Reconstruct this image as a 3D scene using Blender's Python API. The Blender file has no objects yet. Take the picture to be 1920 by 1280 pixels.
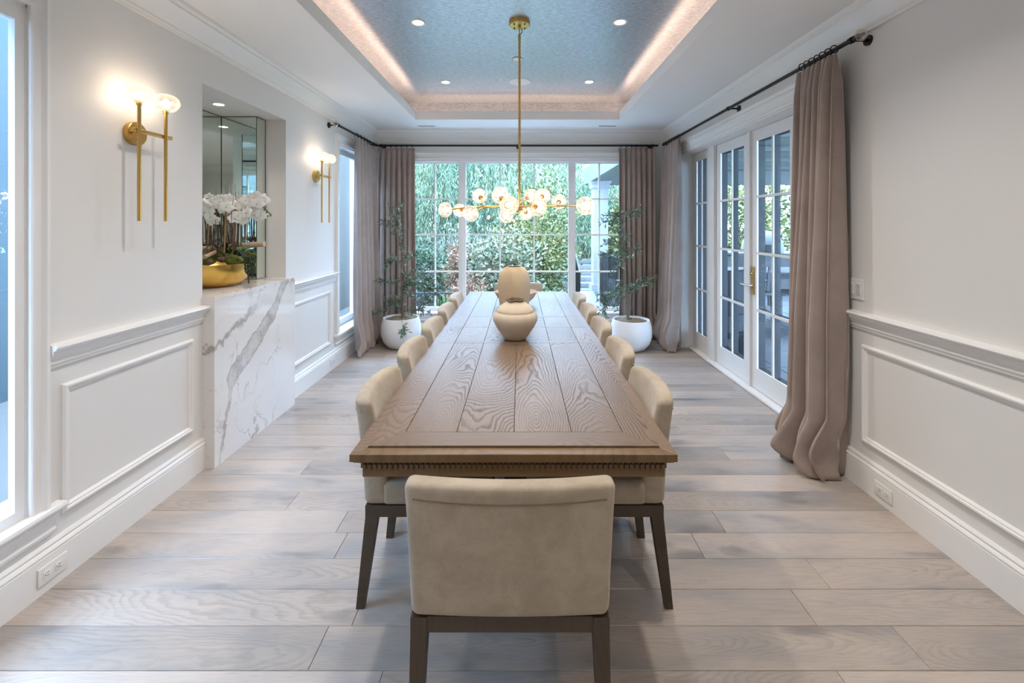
import bpy, math, random
import numpy as np
from mathutils import Vector, Matrix

R = random.Random(7)
C = bpy.context.scene.collection
PI = math.pi
F, CX, CY, H = 849.0, 975.0, 420.0, 1.54      # focal length in pixels of the 1920x1280 frame, axis point, eye height

# ------------------------------------------------------------------ camera, world, exposure
sc = bpy.context.scene
cam_d = bpy.data.cameras.new('camera'); cam = bpy.data.objects.new('camera', cam_d); C.objects.link(cam)
cam.location = (0, 0, H); cam.rotation_euler = (PI/2, 0, 0)
cam_d.sensor_fit = 'HORIZONTAL'; cam_d.sensor_width = 36.0; cam_d.lens = F/1920*36
cam_d.shift_x = (960-CX)/1920; cam_d.shift_y = (CY-640)/1920
cam_d.clip_start = 0.05; cam_d.clip_end = 300
sc.camera = cam
sc.view_settings.view_transform = 'Standard'; sc.view_settings.look = 'None'
sc.view_settings.gamma = 1.0; sc.view_settings.use_curve_mapping = False
sc.view_settings.exposure = 0.28
SKY_STRENGTH = 20.0
SKY_COLOR = (0.44, 0.66, 1.0)
LAMP_W = (1.0, 0.80, 0.60)
DOWN_W = 66.0
wd = bpy.data.worlds.new('sky'); sc.world = wd; wd.use_nodes = True
bg = wd.node_tree.nodes['Background']; bg.inputs[0].default_value = (*SKY_COLOR, 1); bg.inputs[1].default_value = SKY_STRENGTH

def lamp(name, kind, loc, power, color=LAMP_W, size=0.05, rot=(0, 0, 0), **kw):
    d = bpy.data.lights.new(name, kind); d.energy = power; d.color = color
    if kind in ('POINT', 'SPOT'): d.shadow_soft_size = size
    for k, v in kw.items(): setattr(d, k, v)
    o = bpy.data.objects.new(name, d); o.location = loc; o.rotation_euler = rot; C.objects.link(o)
    return o

# ------------------------------------------------------------------ materials
class NT:
    def __init__(s, name):
        s.m = bpy.data.materials.new(name); s.m.use_nodes = True
        s.t = s.m.node_tree; s.n = s.t.nodes; s.b = s.n['Principled BSDF']; s.out = s.n['Material Output']
    def add(s, typ, props=None, **ins):
        n = s.n.new(typ)
        for k, v in (props or {}).items(): setattr(n, k, v)
        for k, v in ins.items():
            key = int(k[1:]) if k[0] == 'i' and k[1:].isdigit() else k.replace('_', ' ')
            s.put(n.inputs[key], v)
        return n
    def put(s, sock, v):
        if isinstance(v, bpy.types.NodeSocket): s.t.links.new(v, sock)
        elif isinstance(v, bpy.types.Node): s.t.links.new(v.outputs[0], sock)
        else:
            if sock.type == 'RGBA' and len(v) == 3: v = (*v, 1)
            sock.default_value = v
    def set(s, **kw):
        for k, v in kw.items(): s.put(s.b.inputs[k.replace('_', ' ')], v)
    def math(s, op, a, b=0.0, c=None, clamp=False):
        n = s.n.new('ShaderNodeMath'); n.operation = op; n.use_clamp = clamp
        s.put(n.inputs[0], a); s.put(n.inputs[1], b)
        if c is not None: s.put(n.inputs[2], c)
        return n.outputs[0]
    def mix(s, fac, a, b):
        n = s.n.new('ShaderNodeMix'); n.data_type = 'RGBA'
        s.put(n.inputs[0], fac); s.put(n.inputs[6], a); s.put(n.inputs[7], b)
        return n.outputs[2]
    def noise(s, vec, scale, detail=4, rough=0.55, dist=0.0, dims='3D'):
        n = s.add('ShaderNodeTexNoise', {'noise_dimensions': dims}); s.put(n.inputs['Vector'], vec)
        n.inputs['Scale'].default_value = scale; n.inputs['Detail'].default_value = detail
        n.inputs['Roughness'].default_value = rough; n.inputs['Distortion'].default_value = dist
        return n.outputs[0]
    def coord(s, which='Object'): return s.n.new('ShaderNodeTexCoord').outputs[which]
    def mapping(s, vec, scale=(1, 1, 1), loc=(0, 0, 0), rot=(0, 0, 0)):
        n = s.n.new('ShaderNodeMapping'); s.put(n.inputs[0], vec)
        n.inputs['Scale'].default_value = scale; n.inputs['Location'].default_value = loc; n.inputs['Rotation'].default_value = rot
        return n.outputs[0]
    def ramp(s, fac, stops):
        n = s.n.new('ShaderNodeValToRGB'); s.put(n.inputs[0], fac); e = n.color_ramp.elements
        while len(e) < len(stops): e.new(0.5)
        for el, (p, c) in zip(e, stops):
            el.position = p; el.color = (*c, 1) if not isinstance(c, (int, float)) else (c, c, c, 1)
        return n.outputs[0]
    def smooth(s, v, lo, hi, a=0.0, b=1.0):
        n = s.n.new('ShaderNodeMapRange'); n.interpolation_type = 'SMOOTHSTEP'
        s.put(n.inputs[0], v)
        for i, x in zip((1, 2, 3, 4), (lo, hi, a, b)): n.inputs[i].default_value = x
        return n.outputs[0]
    def bump(s, h, strength=0.2, dist=0.01):
        n = s.add('ShaderNodeBump'); n.inputs['Strength'].default_value = strength; n.inputs['Distance'].default_value = dist
        s.put(n.inputs['Height'], h); s.put(s.b.inputs['Normal'], n.outputs[0])

def simple(name, col, rough=0.5, metal=0.0, var=0.0, scale=20.0, bump=0.0, **kw):
    t = NT(name)
    if var or bump:
        nz = t.noise(t.coord(), scale, 5)
        if var:
            lo = tuple(c*(1-var) for c in col); hi = tuple(min(1, c*(1+var)) for c in col)
            t.set(Base_Color=t.mix(nz, lo, hi))
        else: t.set(Base_Color=col)
        if bump: t.bump(nz, bump, 0.01)
    else: t.set(Base_Color=col)
    t.set(Roughness=rough, Metallic=metal, **kw)
    return t.m

def wood(name, light, dark, axis='Y', ring=55.0, contrast=0.8, rough=0.42, grey=None, knots=False, tone=0.12, pore=0.35, warpamp=0.26, slope=0.16, stretch=1.1, streak=0.5):
    """Flat sawn oak: rings cut by the board give cathedral arches along the board's length."""
    t = NT(name)
    oc = t.coord(); rnd = t.n.new('ShaderNodeObjectInfo').outputs['Random']
    sep = t.add('ShaderNodeSeparateXYZ'); t.put(sep.inputs[0], oc)
    X, Y = (sep.outputs[0], sep.outputs[1]) if axis == 'Y' else (sep.outputs[1], sep.outputs[0])
    if axis == 'Z': X, Y = sep.outputs[0], sep.outputs[2]
    off = t.math('MULTIPLY', rnd, 37.0)
    cv = t.add('ShaderNodeCombineXYZ'); t.put(cv.inputs[0], t.math('MULTIPLY', X, 1.0)); t.put(cv.inputs[1], Y); t.put(cv.inputs[2], off)
    cvo = cv.outputs[0]
    warp = t.noise(t.mapping(cvo, (3.2, stretch, 1)), 1.0, 2.5, 0.45)
    warp2 = t.noise(t.mapping(cvo, (34, 11.0, 1)), 1.0, 2, 0.5)
    # centre of the rings wanders along the board
    x0 = t.math('ADD', X, t.math('MULTIPLY', t.math('SUBTRACT', t.math('FRACT', t.math('MULTIPLY', rnd, 7.31)), 0.5), 0.12))
    hgt = t.math('ADD', t.math('MULTIPLY', t.math('SUBTRACT', warp, 0.5), warpamp), t.math('MULTIPLY', Y, slope))
    hgt = t.math('ADD', hgt, t.math('MULTIPLY', t.math('SUBTRACT', rnd, 0.5), 0.5))
    rr = t.math('SQRT', t.math('ADD', t.math('MULTIPLY', x0, x0), t.math('MULTIPLY', hgt, hgt)))
    rr = t.math('ADD', rr, t.math('MULTIPLY', warp2, 0.009))
    ph = t.math('FRACT', t.math('MULTIPLY', rr, ring))
    line = t.math('MULTIPLY', t.smooth(ph, 0.35, 0.86), t.smooth(ph, 0.90, 1.0, 1.0, 0.0))
    line = t.math('MULTIPLY', line, t.smooth(t.noise(t.mapping(cvo, (4, 1.2, 1), (5, 9, 2)), 1.0, 2), 0.38, 0.60, 0.35, 1.0))
    line = t.math('MULTIPLY', line, t.smooth(t.math('FRACT', t.math('MULTIPLY', rnd, 23.3)), 0.1, 0.6, 0.45, 1.0))
    fine = t.noise(t.mapping(cvo, (260, 7, 1)), 1.0, 3, 0.6)
    pores = t.smooth(t.noise(t.mapping(cvo, (420, 14, 1)), 1.0, 2, 0.5), 0.56, 0.72)
    cloud = t.noise(t.mapping(cvo, (6, 1.6, 1)), 1.0, 3)
    f = t.math('ADD', t.math('MULTIPLY', line, contrast), t.math('MULTIPLY', t.math('SUBTRACT', fine, 0.42), streak), clamp=True)
    f = t.math('ADD', f, t.math('MULTIPLY', pores, pore), clamp=True)
    col = t.mix(f, light, dark)
    if grey: col = t.mix(t.smooth(cloud, 0.40, 0.72), col, t.mix(f, grey, tuple(c*0.72 for c in grey)))
    if knots:
        kn = t.noise(t.mapping(cvo, (7.0, 2.6, 1)), 1.0, 2, 0.4)
        col = t.mix(t.smooth(kn, 0.60, 0.78, 0, 0.65), col, (0.13, 0.125, 0.125))
    v = t.math('ADD', 1.0-tone, t.math('MULTIPLY', t.math('FRACT', t.math('MULTIPLY', rnd, 13.7)), 2*tone))
    hsv = t.add('ShaderNodeHueSaturation'); t.put(hsv.inputs['Color'], col); t.put(hsv.inputs['Value'], v)
    t.set(Base_Color=hsv.outputs[0])
    t.set(Roughness=t.math('ADD', rough-0.06, t.math('MULTIPLY', f, 0.16)))
    t.bump(t.math('SUBTRACT', 1.0, f), 0.12, 0.002)
    return t.m

M = {}
M['wall'] = simple('wall_paint', (0.74, 0.725, 0.705), 0.55, bump=0.02, scale=180)
M['ceiling'] = simple('ceiling_paint', (0.86, 0.855, 0.845), 0.6)
M['trim'] = simple('trim_enamel', (0.80, 0.79, 0.775), 0.32)
M['brass'] = simple('brushed_brass', (0.62, 0.40, 0.13), 0.30, 1.0, var=0.08, scale=60)
M['black'] = simple('blackened_iron', (0.012, 0.012, 0.014), 0.38, 0.5)
M['floor'] = wood('grey_washed_oak', (0.44, 0.375, 0.325), (0.25, 0.21, 0.18), 'X', 150, 0.34, 0.36, grey=(0.31, 0.29, 0.28), knots=True, tone=0.15, pore=0.35, slope=0.05, stretch=0.7, warpamp=0.20, streak=0.9)
M['subfloor'] = simple('dark_joint', (0.10, 0.085, 0.07), 0.8)
M['table'] = wood('limed_brown_oak', (0.180, 0.117, 0.073), (0.060, 0.034, 0.018), 'Y', 105, 0.78, 0.42, tone=0.07)
M['table_x'] = wood('limed_brown_oak_cross', (0.165, 0.105, 0.063), (0.060, 0.034, 0.018), 'X', 90, 0.55, 0.42, tone=0.07)
M['table_edge'] = wood('brown_oak_edge', (0.150, 0.088, 0.038), (0.070, 0.038, 0.016), 'X', 90, 0.5, 0.38, tone=0.05)
M['leg'] = wood('dark_oak', (0.058, 0.040, 0.025), (0.028, 0.018, 0.011), 'Z', 60, 0.6, 0.45, tone=0.05)

def velvet(name, col, dark, sheen, scale=9.0):
    t = NT(name)
    oc = t.coord()
    n1 = t.noise(oc, scale, 5, 0.65, 0.4); n2 = t.noise(t.mapping(oc, (1, 1, 1)), 140, 2)
    n = t.math('ADD', t.math('MULTIPLY', n1, 0.8), t.math('MULTIPLY', n2, 0.2))
    t.set(Base_Color=t.mix(t.smooth(n, 0.35, 0.65), dark, col), Roughness=0.85, Sheen_Weight=sheen, Sheen_Roughness=0.35)
    t.b.inputs['Sheen Tint'].default_value = (1.0, 0.92, 0.84, 1)
    t.bump(n2, 0.08, 0.003)
    return t.m
M['velvet'] = velvet('taupe_velvet', (0.39, 0.325, 0.25), (0.31, 0.255, 0.19), 0.35)
M['curtain'] = velvet('mauve_taupe_curtain', (0.37, 0.295, 0.265), (0.32, 0.255, 0.225), 0.6, 4.0)
M['seam'] = simple('seam_cord', (0.16, 0.12, 0.09), 0.8)

def thin_glass(name, base=0.06, tint=(0.93, 0.97, 0.97), rough=0.0, edge=0.9):
    t = NT(name); t.n.remove(t.b)
    lw = t.add('ShaderNodeLayerWeight'); lw.inputs[0].default_value = 0.35
    fac = t.math('ADD', base, t.math('MULTIPLY', t.math('POWER', lw.outputs['Facing'], 4.0), edge), clamp=True)
    tr = t.add('ShaderNodeBsdfTransparent', Color=tint); gl = t.add('ShaderNodeBsdfGlossy', Roughness=rough)
    mx = t.add('ShaderNodeMixShader'); t.put(mx.inputs[0], fac); t.put(mx.inputs[1], tr.outputs[0]); t.put(mx.inputs[2], gl.outputs[0])
    t.put(t.out.inputs[0], mx.outputs[0])
    return t.m
M['pane'] = thin_glass('window_glass', 0.05, (0.94, 0.98, 0.98))
def crystal():
    t = NT('cut_crystal'); t.n.remove(t.b)
    lw = t.add('ShaderNodeLayerWeight'); lw.inputs[0].default_value = 0.45
    fac = t.math('ADD', 0.22, t.math('MULTIPLY', lw.outputs['Facing'], 0.55), clamp=True)
    tr = t.add('ShaderNodeBsdfTransparent', Color=(0.95, 0.91, 0.86))
    gl = t.add('ShaderNodeBsdfGlossy', Roughness=0.12, Color=(0.95, 0.90, 0.84)); tl = t.add('ShaderNodeBsdfTranslucent', Color=(0.95, 0.88, 0.78))
    a = t.add('ShaderNodeMixShader'); a.inputs[0].default_value = 0.22; t.put(a.inputs[1], gl.outputs[0]); t.put(a.inputs[2], tl.outputs[0])
    b = t.add('ShaderNodeMixShader'); t.put(b.inputs[0], fac); t.put(b.inputs[1], tr.outputs[0]); t.put(b.inputs[2], a.outputs[0])
    t.put(t.out.inputs[0], b.outputs[0])
    return t.m
M['crystal'] = crystal()
M['mirror'] = simple('silvered_mirror', (0.80, 0.86, 0.82), 0.01, 1.0)
M['mirror_edge'] = simple('green_mirror_edge', (0.03, 0.09, 0.06), 0.2)
def emit(name, col, strength):
    t = NT(name); t.set(Base_Color=(0.8, 0.8, 0.8), Emission_Color=col, Emission_Strength=strength); return t.m
M['bulb'] = emit('lit_bulb', (1.0, 0.80, 0.55), 6.0)
M['down_on'] = emit('lit_downlight', (1.0, 0.92, 0.82), 12.0)
M['led'] = emit('lit_led_strip', (1.0, 0.60, 0.41), 14.0)

def marble():
    t = NT('veined_marble'); oc = t.coord()
    w = t.noise(oc, 1.6, 4, 0.6)
    vv = t.add('ShaderNodeVectorMath', {'operation': 'ADD'}); t.put(vv.inputs[0], oc)
    wv = t.add('ShaderNodeTexNoise'); t.put(wv.inputs['Vector'], oc); wv.inputs['Scale'].default_value = 2.4; wv.inputs['Detail'].default_value = 5
    sv = t.add('ShaderNodeVectorMath', {'operation': 'SCALE'}); t.put(sv.inputs[0], wv.outputs['Color']); sv.inputs['Scale'].default_value = 0.45
    t.put(vv.inputs[1], sv.outputs[0])
    p = vv.outputs[0]
    # one broad grey vein that climbs the front slab, with brown edges, and thin ones
    sp = t.add('ShaderNodeSeparateXYZ'); t.put(sp.inputs[0], oc)
    zz = t.math('DIVIDE', sp.outputs[2], 1.1)
    yc = t.math('ADD', t.ramp(zz, [(0.0, 0.09), (0.30, 0.18), (0.48, 0.26), (0.62, 0.48), (0.70, 0.64), (1.0, 0.95)]), 2.80)
    wig = t.math('MULTIPLY', t.math('SUBTRACT', t.noise(oc, 7.0, 5, 0.6), 0.5), 0.16)
    d1 = t.math('ABSOLUTE', t.math('ADD', t.math('SUBTRACT', sp.outputs[1], yc), wig))
    hw = t.ramp(zz, [(0.0, 0.010), (0.40, 0.022), (0.54, 0.125), (0.70, 0.105), (0.85, 0.045), (1.0, 0.06)])
    d1 = t.math('DIVIDE', d1, hw)
    broad = t.smooth(d1, 0.70, 1.05, 1, 0)
    n2 = t.noise(t.mapping(p, (1, 1.2, 0.8), (7, 2, 5)), 1.9, 4, 0.55)
    d2 = t.math('ABSOLUTE', t.math('SUBTRACT', n2, 0.5))
    thin = t.smooth(d2, 0.001, 0.010, 1, 0)
    mask = t.smooth(t.noise(oc, 2.0, 2), 0.40, 0.60)
    cloud = t.noise(oc, 3.0, 4)
    base = t.mix(cloud, (0.80, 0.775, 0.755), (0.70, 0.68, 0.665))
    brk = t.smooth(t.noise(p, 9, 4), 0.36, 0.66, 0.35, 0.95)
    col = t.mix(t.math('MULTIPLY', broad, brk), base, (0.40, 0.375, 0.36))
    edge = t.math('MULTIPLY', t.smooth(d1, 0.75, 0.95, 0, 1), t.smooth(d1, 0.97, 1.15, 1, 0))
    col = t.mix(t.math('MULTIPLY', edge, 0.6), col, (0.26, 0.21, 0.16))
    col = t.mix(t.math('MULTIPLY', t.math('MULTIPLY', thin, mask), 0.75), col, (0.33, 0.28, 0.23))
    z2 = t.math('ADD', t.math('MULTIPLY', sp.outputs[1], 0.42), -0.46)
    d4 = t.math('ABSOLUTE', t.math('ADD', t.math('SUBTRACT', sp.outputs[2], z2), t.math('MULTIPLY', t.math('SUBTRACT', t.noise(oc, 6.0, 6, 0.65), 0.5), 0.30)))
    v4 = t.math('MULTIPLY', t.smooth(d4, 0.004, 0.035, 1, 0), t.smooth(sp.outputs[1], 3.15, 3.45, 1, 0))
    col = t.mix(t.math('MULTIPLY', v4, 0.7), col, (0.27, 0.225, 0.185))
    t.set(Base_Color=col, Roughness=0.07)
    t.b.inputs['Specular IOR Level'].default_value = 0.6
    return t.m
M['marble'] = marble()
def wallpaper():
    t = NT('silver_grasscloth'); oc = t.coord()
    a = t.noise(t.mapping(oc, (22, 70, 70)), 1.0, 4, 0.65); b = t.noise(t.mapping(oc, (60, 190, 190)), 1.0, 3, 0.6)
    n = t.math('ADD', t.math('MULTIPLY', a, 0.6), t.math('MULTIPLY', b, 0.4))
    t.set(Base_Color=t.mix(t.smooth(n, 0.36, 0.64), (0.37, 0.42, 0.47), (0.59, 0.67, 0.74)), Metallic=0.6, Roughness=0.36)
    t.bump(n, 0.25, 0.004)
    return t.m
M['paper'] = wallpaper()
def clay(name, col, dark, stain):
    t = NT(name); oc = t.coord()
    n = t.noise(oc, 26, 6, 0.65); m = t.noise(t.mapping(oc, (1, 1, 2.2)), 13, 5, 0.7); g = t.noise(oc, 160, 2)
    col1 = t.mix(n, dark, col)
    col1 = t.mix(t.smooth(m, 0.63, 0.72, 0, stain), col1, (0.20, 0.17, 0.14))
    t.set(Base_Color=col1, Roughness=0.9)
    t.bump(t.math('ADD', n, t.math('MULTIPLY', g, 0.4)), 0.25, 0.004)
    return t.m
M['clay'] = clay('pale_clay', (0.60, 0.50, 0.39), (0.49, 0.40, 0.30), 0.55)
M['clay2'] = clay('buff_clay', (0.58, 0.455, 0.31), (0.48, 0.37, 0.245), 0.12)
M['clay3'] = clay('blush_clay', (0.62, 0.47, 0.38), (0.53, 0.39, 0.31), 0.1)
M['pot'] = simple('matte_white_pot', (0.80, 0.80, 0.80), 0.6, var=0.03)
M['soil'] = simple('dry_moss_and_bark', (0.17, 0.125, 0.075), 0.95, var=0.6, scale=45, bump=0.8)
M['bark'] = simple('grey_brown_bark', (0.20, 0.155, 0.12), 0.85, var=0.35, scale=40, bump=0.5)
M['birch'] = simple('birch_log', (0.50, 0.36, 0.25), 0.8, var=0.35, scale=22, bump=0.3)
M['twig'] = simple('dark_twig', (0.10, 0.062, 0.045), 0.8)
M['cane'] = simple('bamboo_stake', (0.36, 0.22, 0.10), 0.6, var=0.2)
M['gold'] = simple('gold_leaf_bowl', (0.78, 0.50, 0.13), 0.30, 1.0, var=0.15, scale=14, bump=0.08)
M['petal'] = simple('orchid_petal', (0.88, 0.86, 0.83), 0.5, Subsurface_Weight=0.15)
M['lip'] = simple('orchid_lip', (0.62, 0.36, 0.25), 0.5)
M['moss'] = simple('green_moss', (0.13, 0.155, 0.02), 0.95, var=0.6, scale=70, bump=1.0)
M['succulent'] = simple('succulent_green', (0.13, 0.22, 0.07), 0.5, var=0.3)
M['darkgreen'] = simple('dark_green_leaf', (0.02, 0.045, 0.02), 0.45)
def leafmat(name, a, b, rough=0.5, trans=0.0, scale=3.0):
    t = NT(name)
    n = t.noise(t.coord(), scale, 3); n2 = t.noise(t.coord(), scale*14, 1)
    t.set(Base_Color=t.mix(t.smooth(t.math('ADD', t.math('MULTIPLY', n, 0.5), t.math('MULTIPLY', n2, 0.5)), 0.36, 0.64), a, b), Roughness=rough)
    if trans: t.b.inputs['Transmission Weight'].default_value = 0
    return t.m
M['olive'] = leafmat('olive_leaf', (0.06, 0.125, 0.085), (0.16, 0.24, 0.16), 0.45)
M['willow'] = leafmat('willow_leaf', (0.03, 0.095, 0.06), (0.27, 0.31, 0.17), 0.6, scale=0.5)
M['hedge'] = leafmat('hedge_leaf', (0.016, 0.046, 0.025), (0.085, 0.115, 0.05), 0.6, scale=0.8)
M['shrub'] = leafmat('shrub_leaf', (0.04, 0.085, 0.03), (0.25, 0.22, 0.06), 0.6, scale=2)
M['redshrub'] = leafmat('red_shrub_leaf', (0.19, 0.07, 0.045), (0.27, 0.17, 0.09), 0.6, scale=2)
M['paleshrub'] = leafmat('pale_shrub_leaf', (0.06, 0.11, 0.06), (0.3, 0.25, 0.15), 0.6, scale=2)
M['lawn'] = leafmat('lawn', (0.050, 0.112, 0.022), (0.093, 0.167, 0.037), 0.9, scale=4)
M['mulch'] = simple('mulch_bank', (0.124, 0.105, 0.099), 0.95, var=0.4, scale=6, bump=0.6)
M['rock'] = simple('grey_rock', (0.186, 0.186, 0.186), 0.9, var=0.3, scale=5, bump=0.5)
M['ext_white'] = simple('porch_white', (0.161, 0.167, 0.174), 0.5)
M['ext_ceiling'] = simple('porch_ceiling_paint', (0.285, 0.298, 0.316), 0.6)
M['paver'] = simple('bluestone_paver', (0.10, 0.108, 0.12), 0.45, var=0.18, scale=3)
M['blue_backdrop'] = simple('blue_window_backdrop', (0.062, 0.080, 0.086), 0.9, **{'Specular_IOR_Level': 0.0})
M['pale_backdrop'] = simple('pale_window_backdrop', (0.105, 0.102, 0.093), 0.9, **{'Specular_IOR_Level': 0.0})
M['terrace'] = simple('bounce_terrace_stone', (0.36, 0.36, 0.36), 0.8, var=0.08)
M['cladding'] = simple('dark_bronze_cladding', (0.02, 0.021, 0.024), 0.6)
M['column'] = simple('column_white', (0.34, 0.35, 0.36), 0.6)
M['teak'] = simple('weathered_teak', (0.099, 0.099, 0.102), 0.65, var=0.2)
M['wicker'] = simple('charcoal_wicker', (0.028, 0.030, 0.034), 0.7, bump=0.6, scale=90)
M['cushion'] = simple('white_cushion', (0.55, 0.56, 0.58), 0.8)
M['plate'] = simple('white_plastic', (0.78, 0.765, 0.745), 0.35)
M['hole'] = simple('dark_slot', (0.02, 0.02, 0.02), 0.6)
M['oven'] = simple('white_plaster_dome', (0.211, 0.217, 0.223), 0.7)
M['steel'] = simple('brushed_nickel', (0.55, 0.50, 0.42), 0.3, 1.0)

# ------------------------------------------------------------------ mesh building
class MB:
    def __init__(s): s.v = []; s.f = []
    def quad(s, a, b, c, d):
        i = len(s.v); s.v += [tuple(a), tuple(b), tuple(c), tuple(d)]; s.f.append((i, i+1, i+2, i+3)); return s
    def box(s, x0, x1, y0, y1, z0, z1):
        i = len(s.v)
        s.v += [(x, y, z) for z in (z0, z1) for y in (y0, y1) for x in (x0, x1)]
        for q in ((0, 2, 3, 1), (4, 5, 7, 6), (0, 1, 5, 4), (2, 6, 7, 3), (0, 4, 6, 2), (1, 3, 7, 5)): s.f.append(tuple(i+k for k in q))
        return s
    def hexa(s, bot, top):                  # two loops of the same length
        i = len(s.v); n = len(bot); s.v += [tuple(p) for p in bot] + [tuple(p) for p in top]
        s.f.append(tuple(i+k for k in reversed(range(n)))); s.f.append(tuple(i+n+k for k in range(n)))
        for k in range(n): s.f.append((i+k, i+(k+1) % n, i+n+(k+1) % n, i+n+k))
        return s
    def loops(s, rings, closed=True, cap=True):
        i = len(s.v); n = len(rings[0])
        for r in rings: s.v += [tuple(p) for p in r]
        for a in range(len(rings)-1):
            for k in range(n if closed else n-1):
                k2 = (k+1) % n
                s.f.append((i+a*n+k, i+a*n+k2, i+(a+1)*n+k2, i+(a+1)*n+k))
        if cap and closed:
            s.f.append(tuple(i+k for k in reversed(range(n)))); j = i+(len(rings)-1)*n; s.f.append(tuple(j+k for k in range(n)))
        return s
    def lathe(s, prof, c=(0, 0, 0), n=24, sx=1, sy=1, cap=True):
        return s.loops([[(c[0]+r*math.cos(2*PI*k/n)*sx, c[1]+r*math.sin(2*PI*k/n)*sy, c[2]+z) for k in range(n)] for r, z in prof], True, cap)
    def tube(s, pts, r, n=8, cap=True):
        pts = [Vector(p) for p in pts]; rr = r if isinstance(r, (list, tuple)) else [r]*len(pts)
        t0 = (pts[1]-pts[0]).normalized(); u = t0.orthogonal().normalized(); rings = []
        for k, p in enumerate(pts):
            t = (pts[min(k+1, len(pts)-1)]-pts[max(k-1, 0)]).normalized()
            u = (u - t*u.dot(t)); u = u.normalized() if u.length > 1e-6 else t.orthogonal().normalized(); w = t.cross(u)
            rings.append([p+(u*math.cos(2*PI*j/n)+w*math.sin(2*PI*j/n))*rr[k] for j in range(n)])
        return s.loops(rings, True, cap)
    def rbox(s, sx, sy, sz, r, n=(3, 3, 3), c=(0, 0, 0), fn=None):
        def cl(L, k):
            h = L/2; a = [-h, -h+0.3*r, -h+0.65*r]; return a+[-h+r+(L-2*r)*i/k for i in range(k+1)]+[h-0.65*r, h-0.3*r, h]
        ax = [cl(sx, n[0]), cl(sy, n[1]), cl(sz, n[2])]; hs = (sx/2, sy/2, sz/2); key = {}
        def vid(p):
            kk = tuple(round(q, 6) for q in p)
            if kk not in key:
                inner = [max(-h+r, min(h-r, q)) for q, h in zip(p, hs)]
                d = Vector([q-w for q, w in zip(p, inner)]); d = d.normalized()*r if d.length > 1e-9 else d
                q = Vector(inner)+d
                if fn: q = Vector(fn(q))
                key[kk] = len(s.v); s.v.append((q.x+c[0], q.y+c[1], q.z+c[2]))
            return key[kk]
        for a in range(3):
            b, d = (a+1) % 3, (a+2) % 3
            for sg in (-1, 1):
                for i in range(len(ax[b])-1):
                    for j in range(len(ax[d])-1):
                        q = []
                        for (ii, jj) in ((i, j), (i+1, j), (i+1, j+1), (i, j+1)):
                            p = [0, 0, 0]; p[a] = sg*hs[a]; p[b] = ax[b][ii]; p[d] = ax[d][jj]; q.append(vid(p))
                        s.f.append(tuple(q) if sg > 0 else tuple(reversed(q)))
        return s
    def sweep(s, prof, A, B, n, ma=0, mb=0):
        """profile points (out, z) swept from A to B (x, y); n is the inward normal; ma / mb mitre the ends."""
        A = Vector((*A, 0)); B = Vector((*B, 0)); t = (B-A).normalized(); n = Vector((*n, 0))
        r0 = [A+n*o+t*(o*ma)+Vector((0, 0, z)) for o, z in prof]; r1 = [B+n*o-t*(o*mb)+Vector((0, 0, z)) for o, z in prof]
        return s.loops([r0, r1], True, True)
    def rect(s, org, U, N, u0, u1, z0, z1, prof, bottom=True):
        """mitred rectangular frame: profile (grow, out) around a rectangle in the plane of U and Z"""
        org = Vector(org); U = Vector(U); N = Vector(N); Z = Vector((0, 0, 1)); rings = []
        for g, o in prof:
            zb = z0-g if bottom else z0
            cs = [(u0-g, zb), (u0-g, z1+g), (u1+g, z1+g), (u1+g, zb)]
            rings.append([org+U*a+Z*b+N*o for a, b in cs])
        s.loops(rings+([rings[0]] if bottom else []), bottom, False)
        if not bottom: s.f.append(tuple(len(s.v)-4*len(prof)+4*k for k in range(len(prof)))); s.f.append(tuple(len(s.v)-4*len(prof)+4*k+3 for k in range(len(prof))))
        return s
    def mesh(s, name, smooth=None):
        me = bpy.data.meshes.new(name); me.from_pydata(s.v, [], s.f); me.update()
        import bmesh
        bm = bmesh.new(); bm.from_mesh(me); bmesh.ops.recalc_face_normals(bm, faces=bm.faces); bm.to_mesh(me); bm.free()
        if smooth is not None:
            for p in me.polygons: p.use_smooth = True
            me.set_sharp_from_angle(angle=math.radians(smooth))
        return me
    def obj(s, name, mat, parent=None, smooth=None, loc=None, **props):
        me = s.mesh(name, smooth); me.materials.append(mat)
        return link(name, me, parent, loc, **props)

def link(name, me, parent=None, loc=None, **props):
    o = bpy.data.objects.new(name, me); C.objects.link(o)
    if parent is not None: o.parent = parent
    if loc is not None: o.location = loc
    for k, v in props.items(): o[k] = v
    return o
def thing(name, label, cat, loc=(0, 0, 0), rz=0.0, group=None):
    o = bpy.data.objects.new(name, None); C.objects.link(o); o.location = loc; o.rotation_euler = (0, 0, rz)
    o.empty_display_size = 0.1; o['label'] = label; o['category'] = cat
    if group: o['group'] = group
    return o
def copy_tree(o, parent=None):
    c = o.copy(); C.objects.link(c); c.parent = parent
    for ch in list(o.children): copy_tree(ch, c)
    return c
def struct(o): o['kind'] = 'structure'; return o
def P(px, py, d): return Vector(((px-CX)*d/F, d, H-(py-CY)*d/F))
def quads_obj(name, Q, mat, parent=None, **props):
    """Q: array (n, 4, 3) of separate leaf quads"""
    Q = np.asarray(Q, dtype=np.float32); n = len(Q)
    me = bpy.data.meshes.new(name); me.vertices.add(4*n); me.vertices.foreach_set('co', Q.reshape(-1))
    me.loops.add(4*n); me.loops.foreach_set('vertex_index', np.arange(4*n, dtype=np.int32))
    me.polygons.add(n); me.polygons.foreach_set('loop_start', np.arange(0, 4*n, 4, dtype=np.int32))
    me.update(calc_edges=True); me.materials.append(mat)
    return link(name, me, parent, **props)

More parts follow.
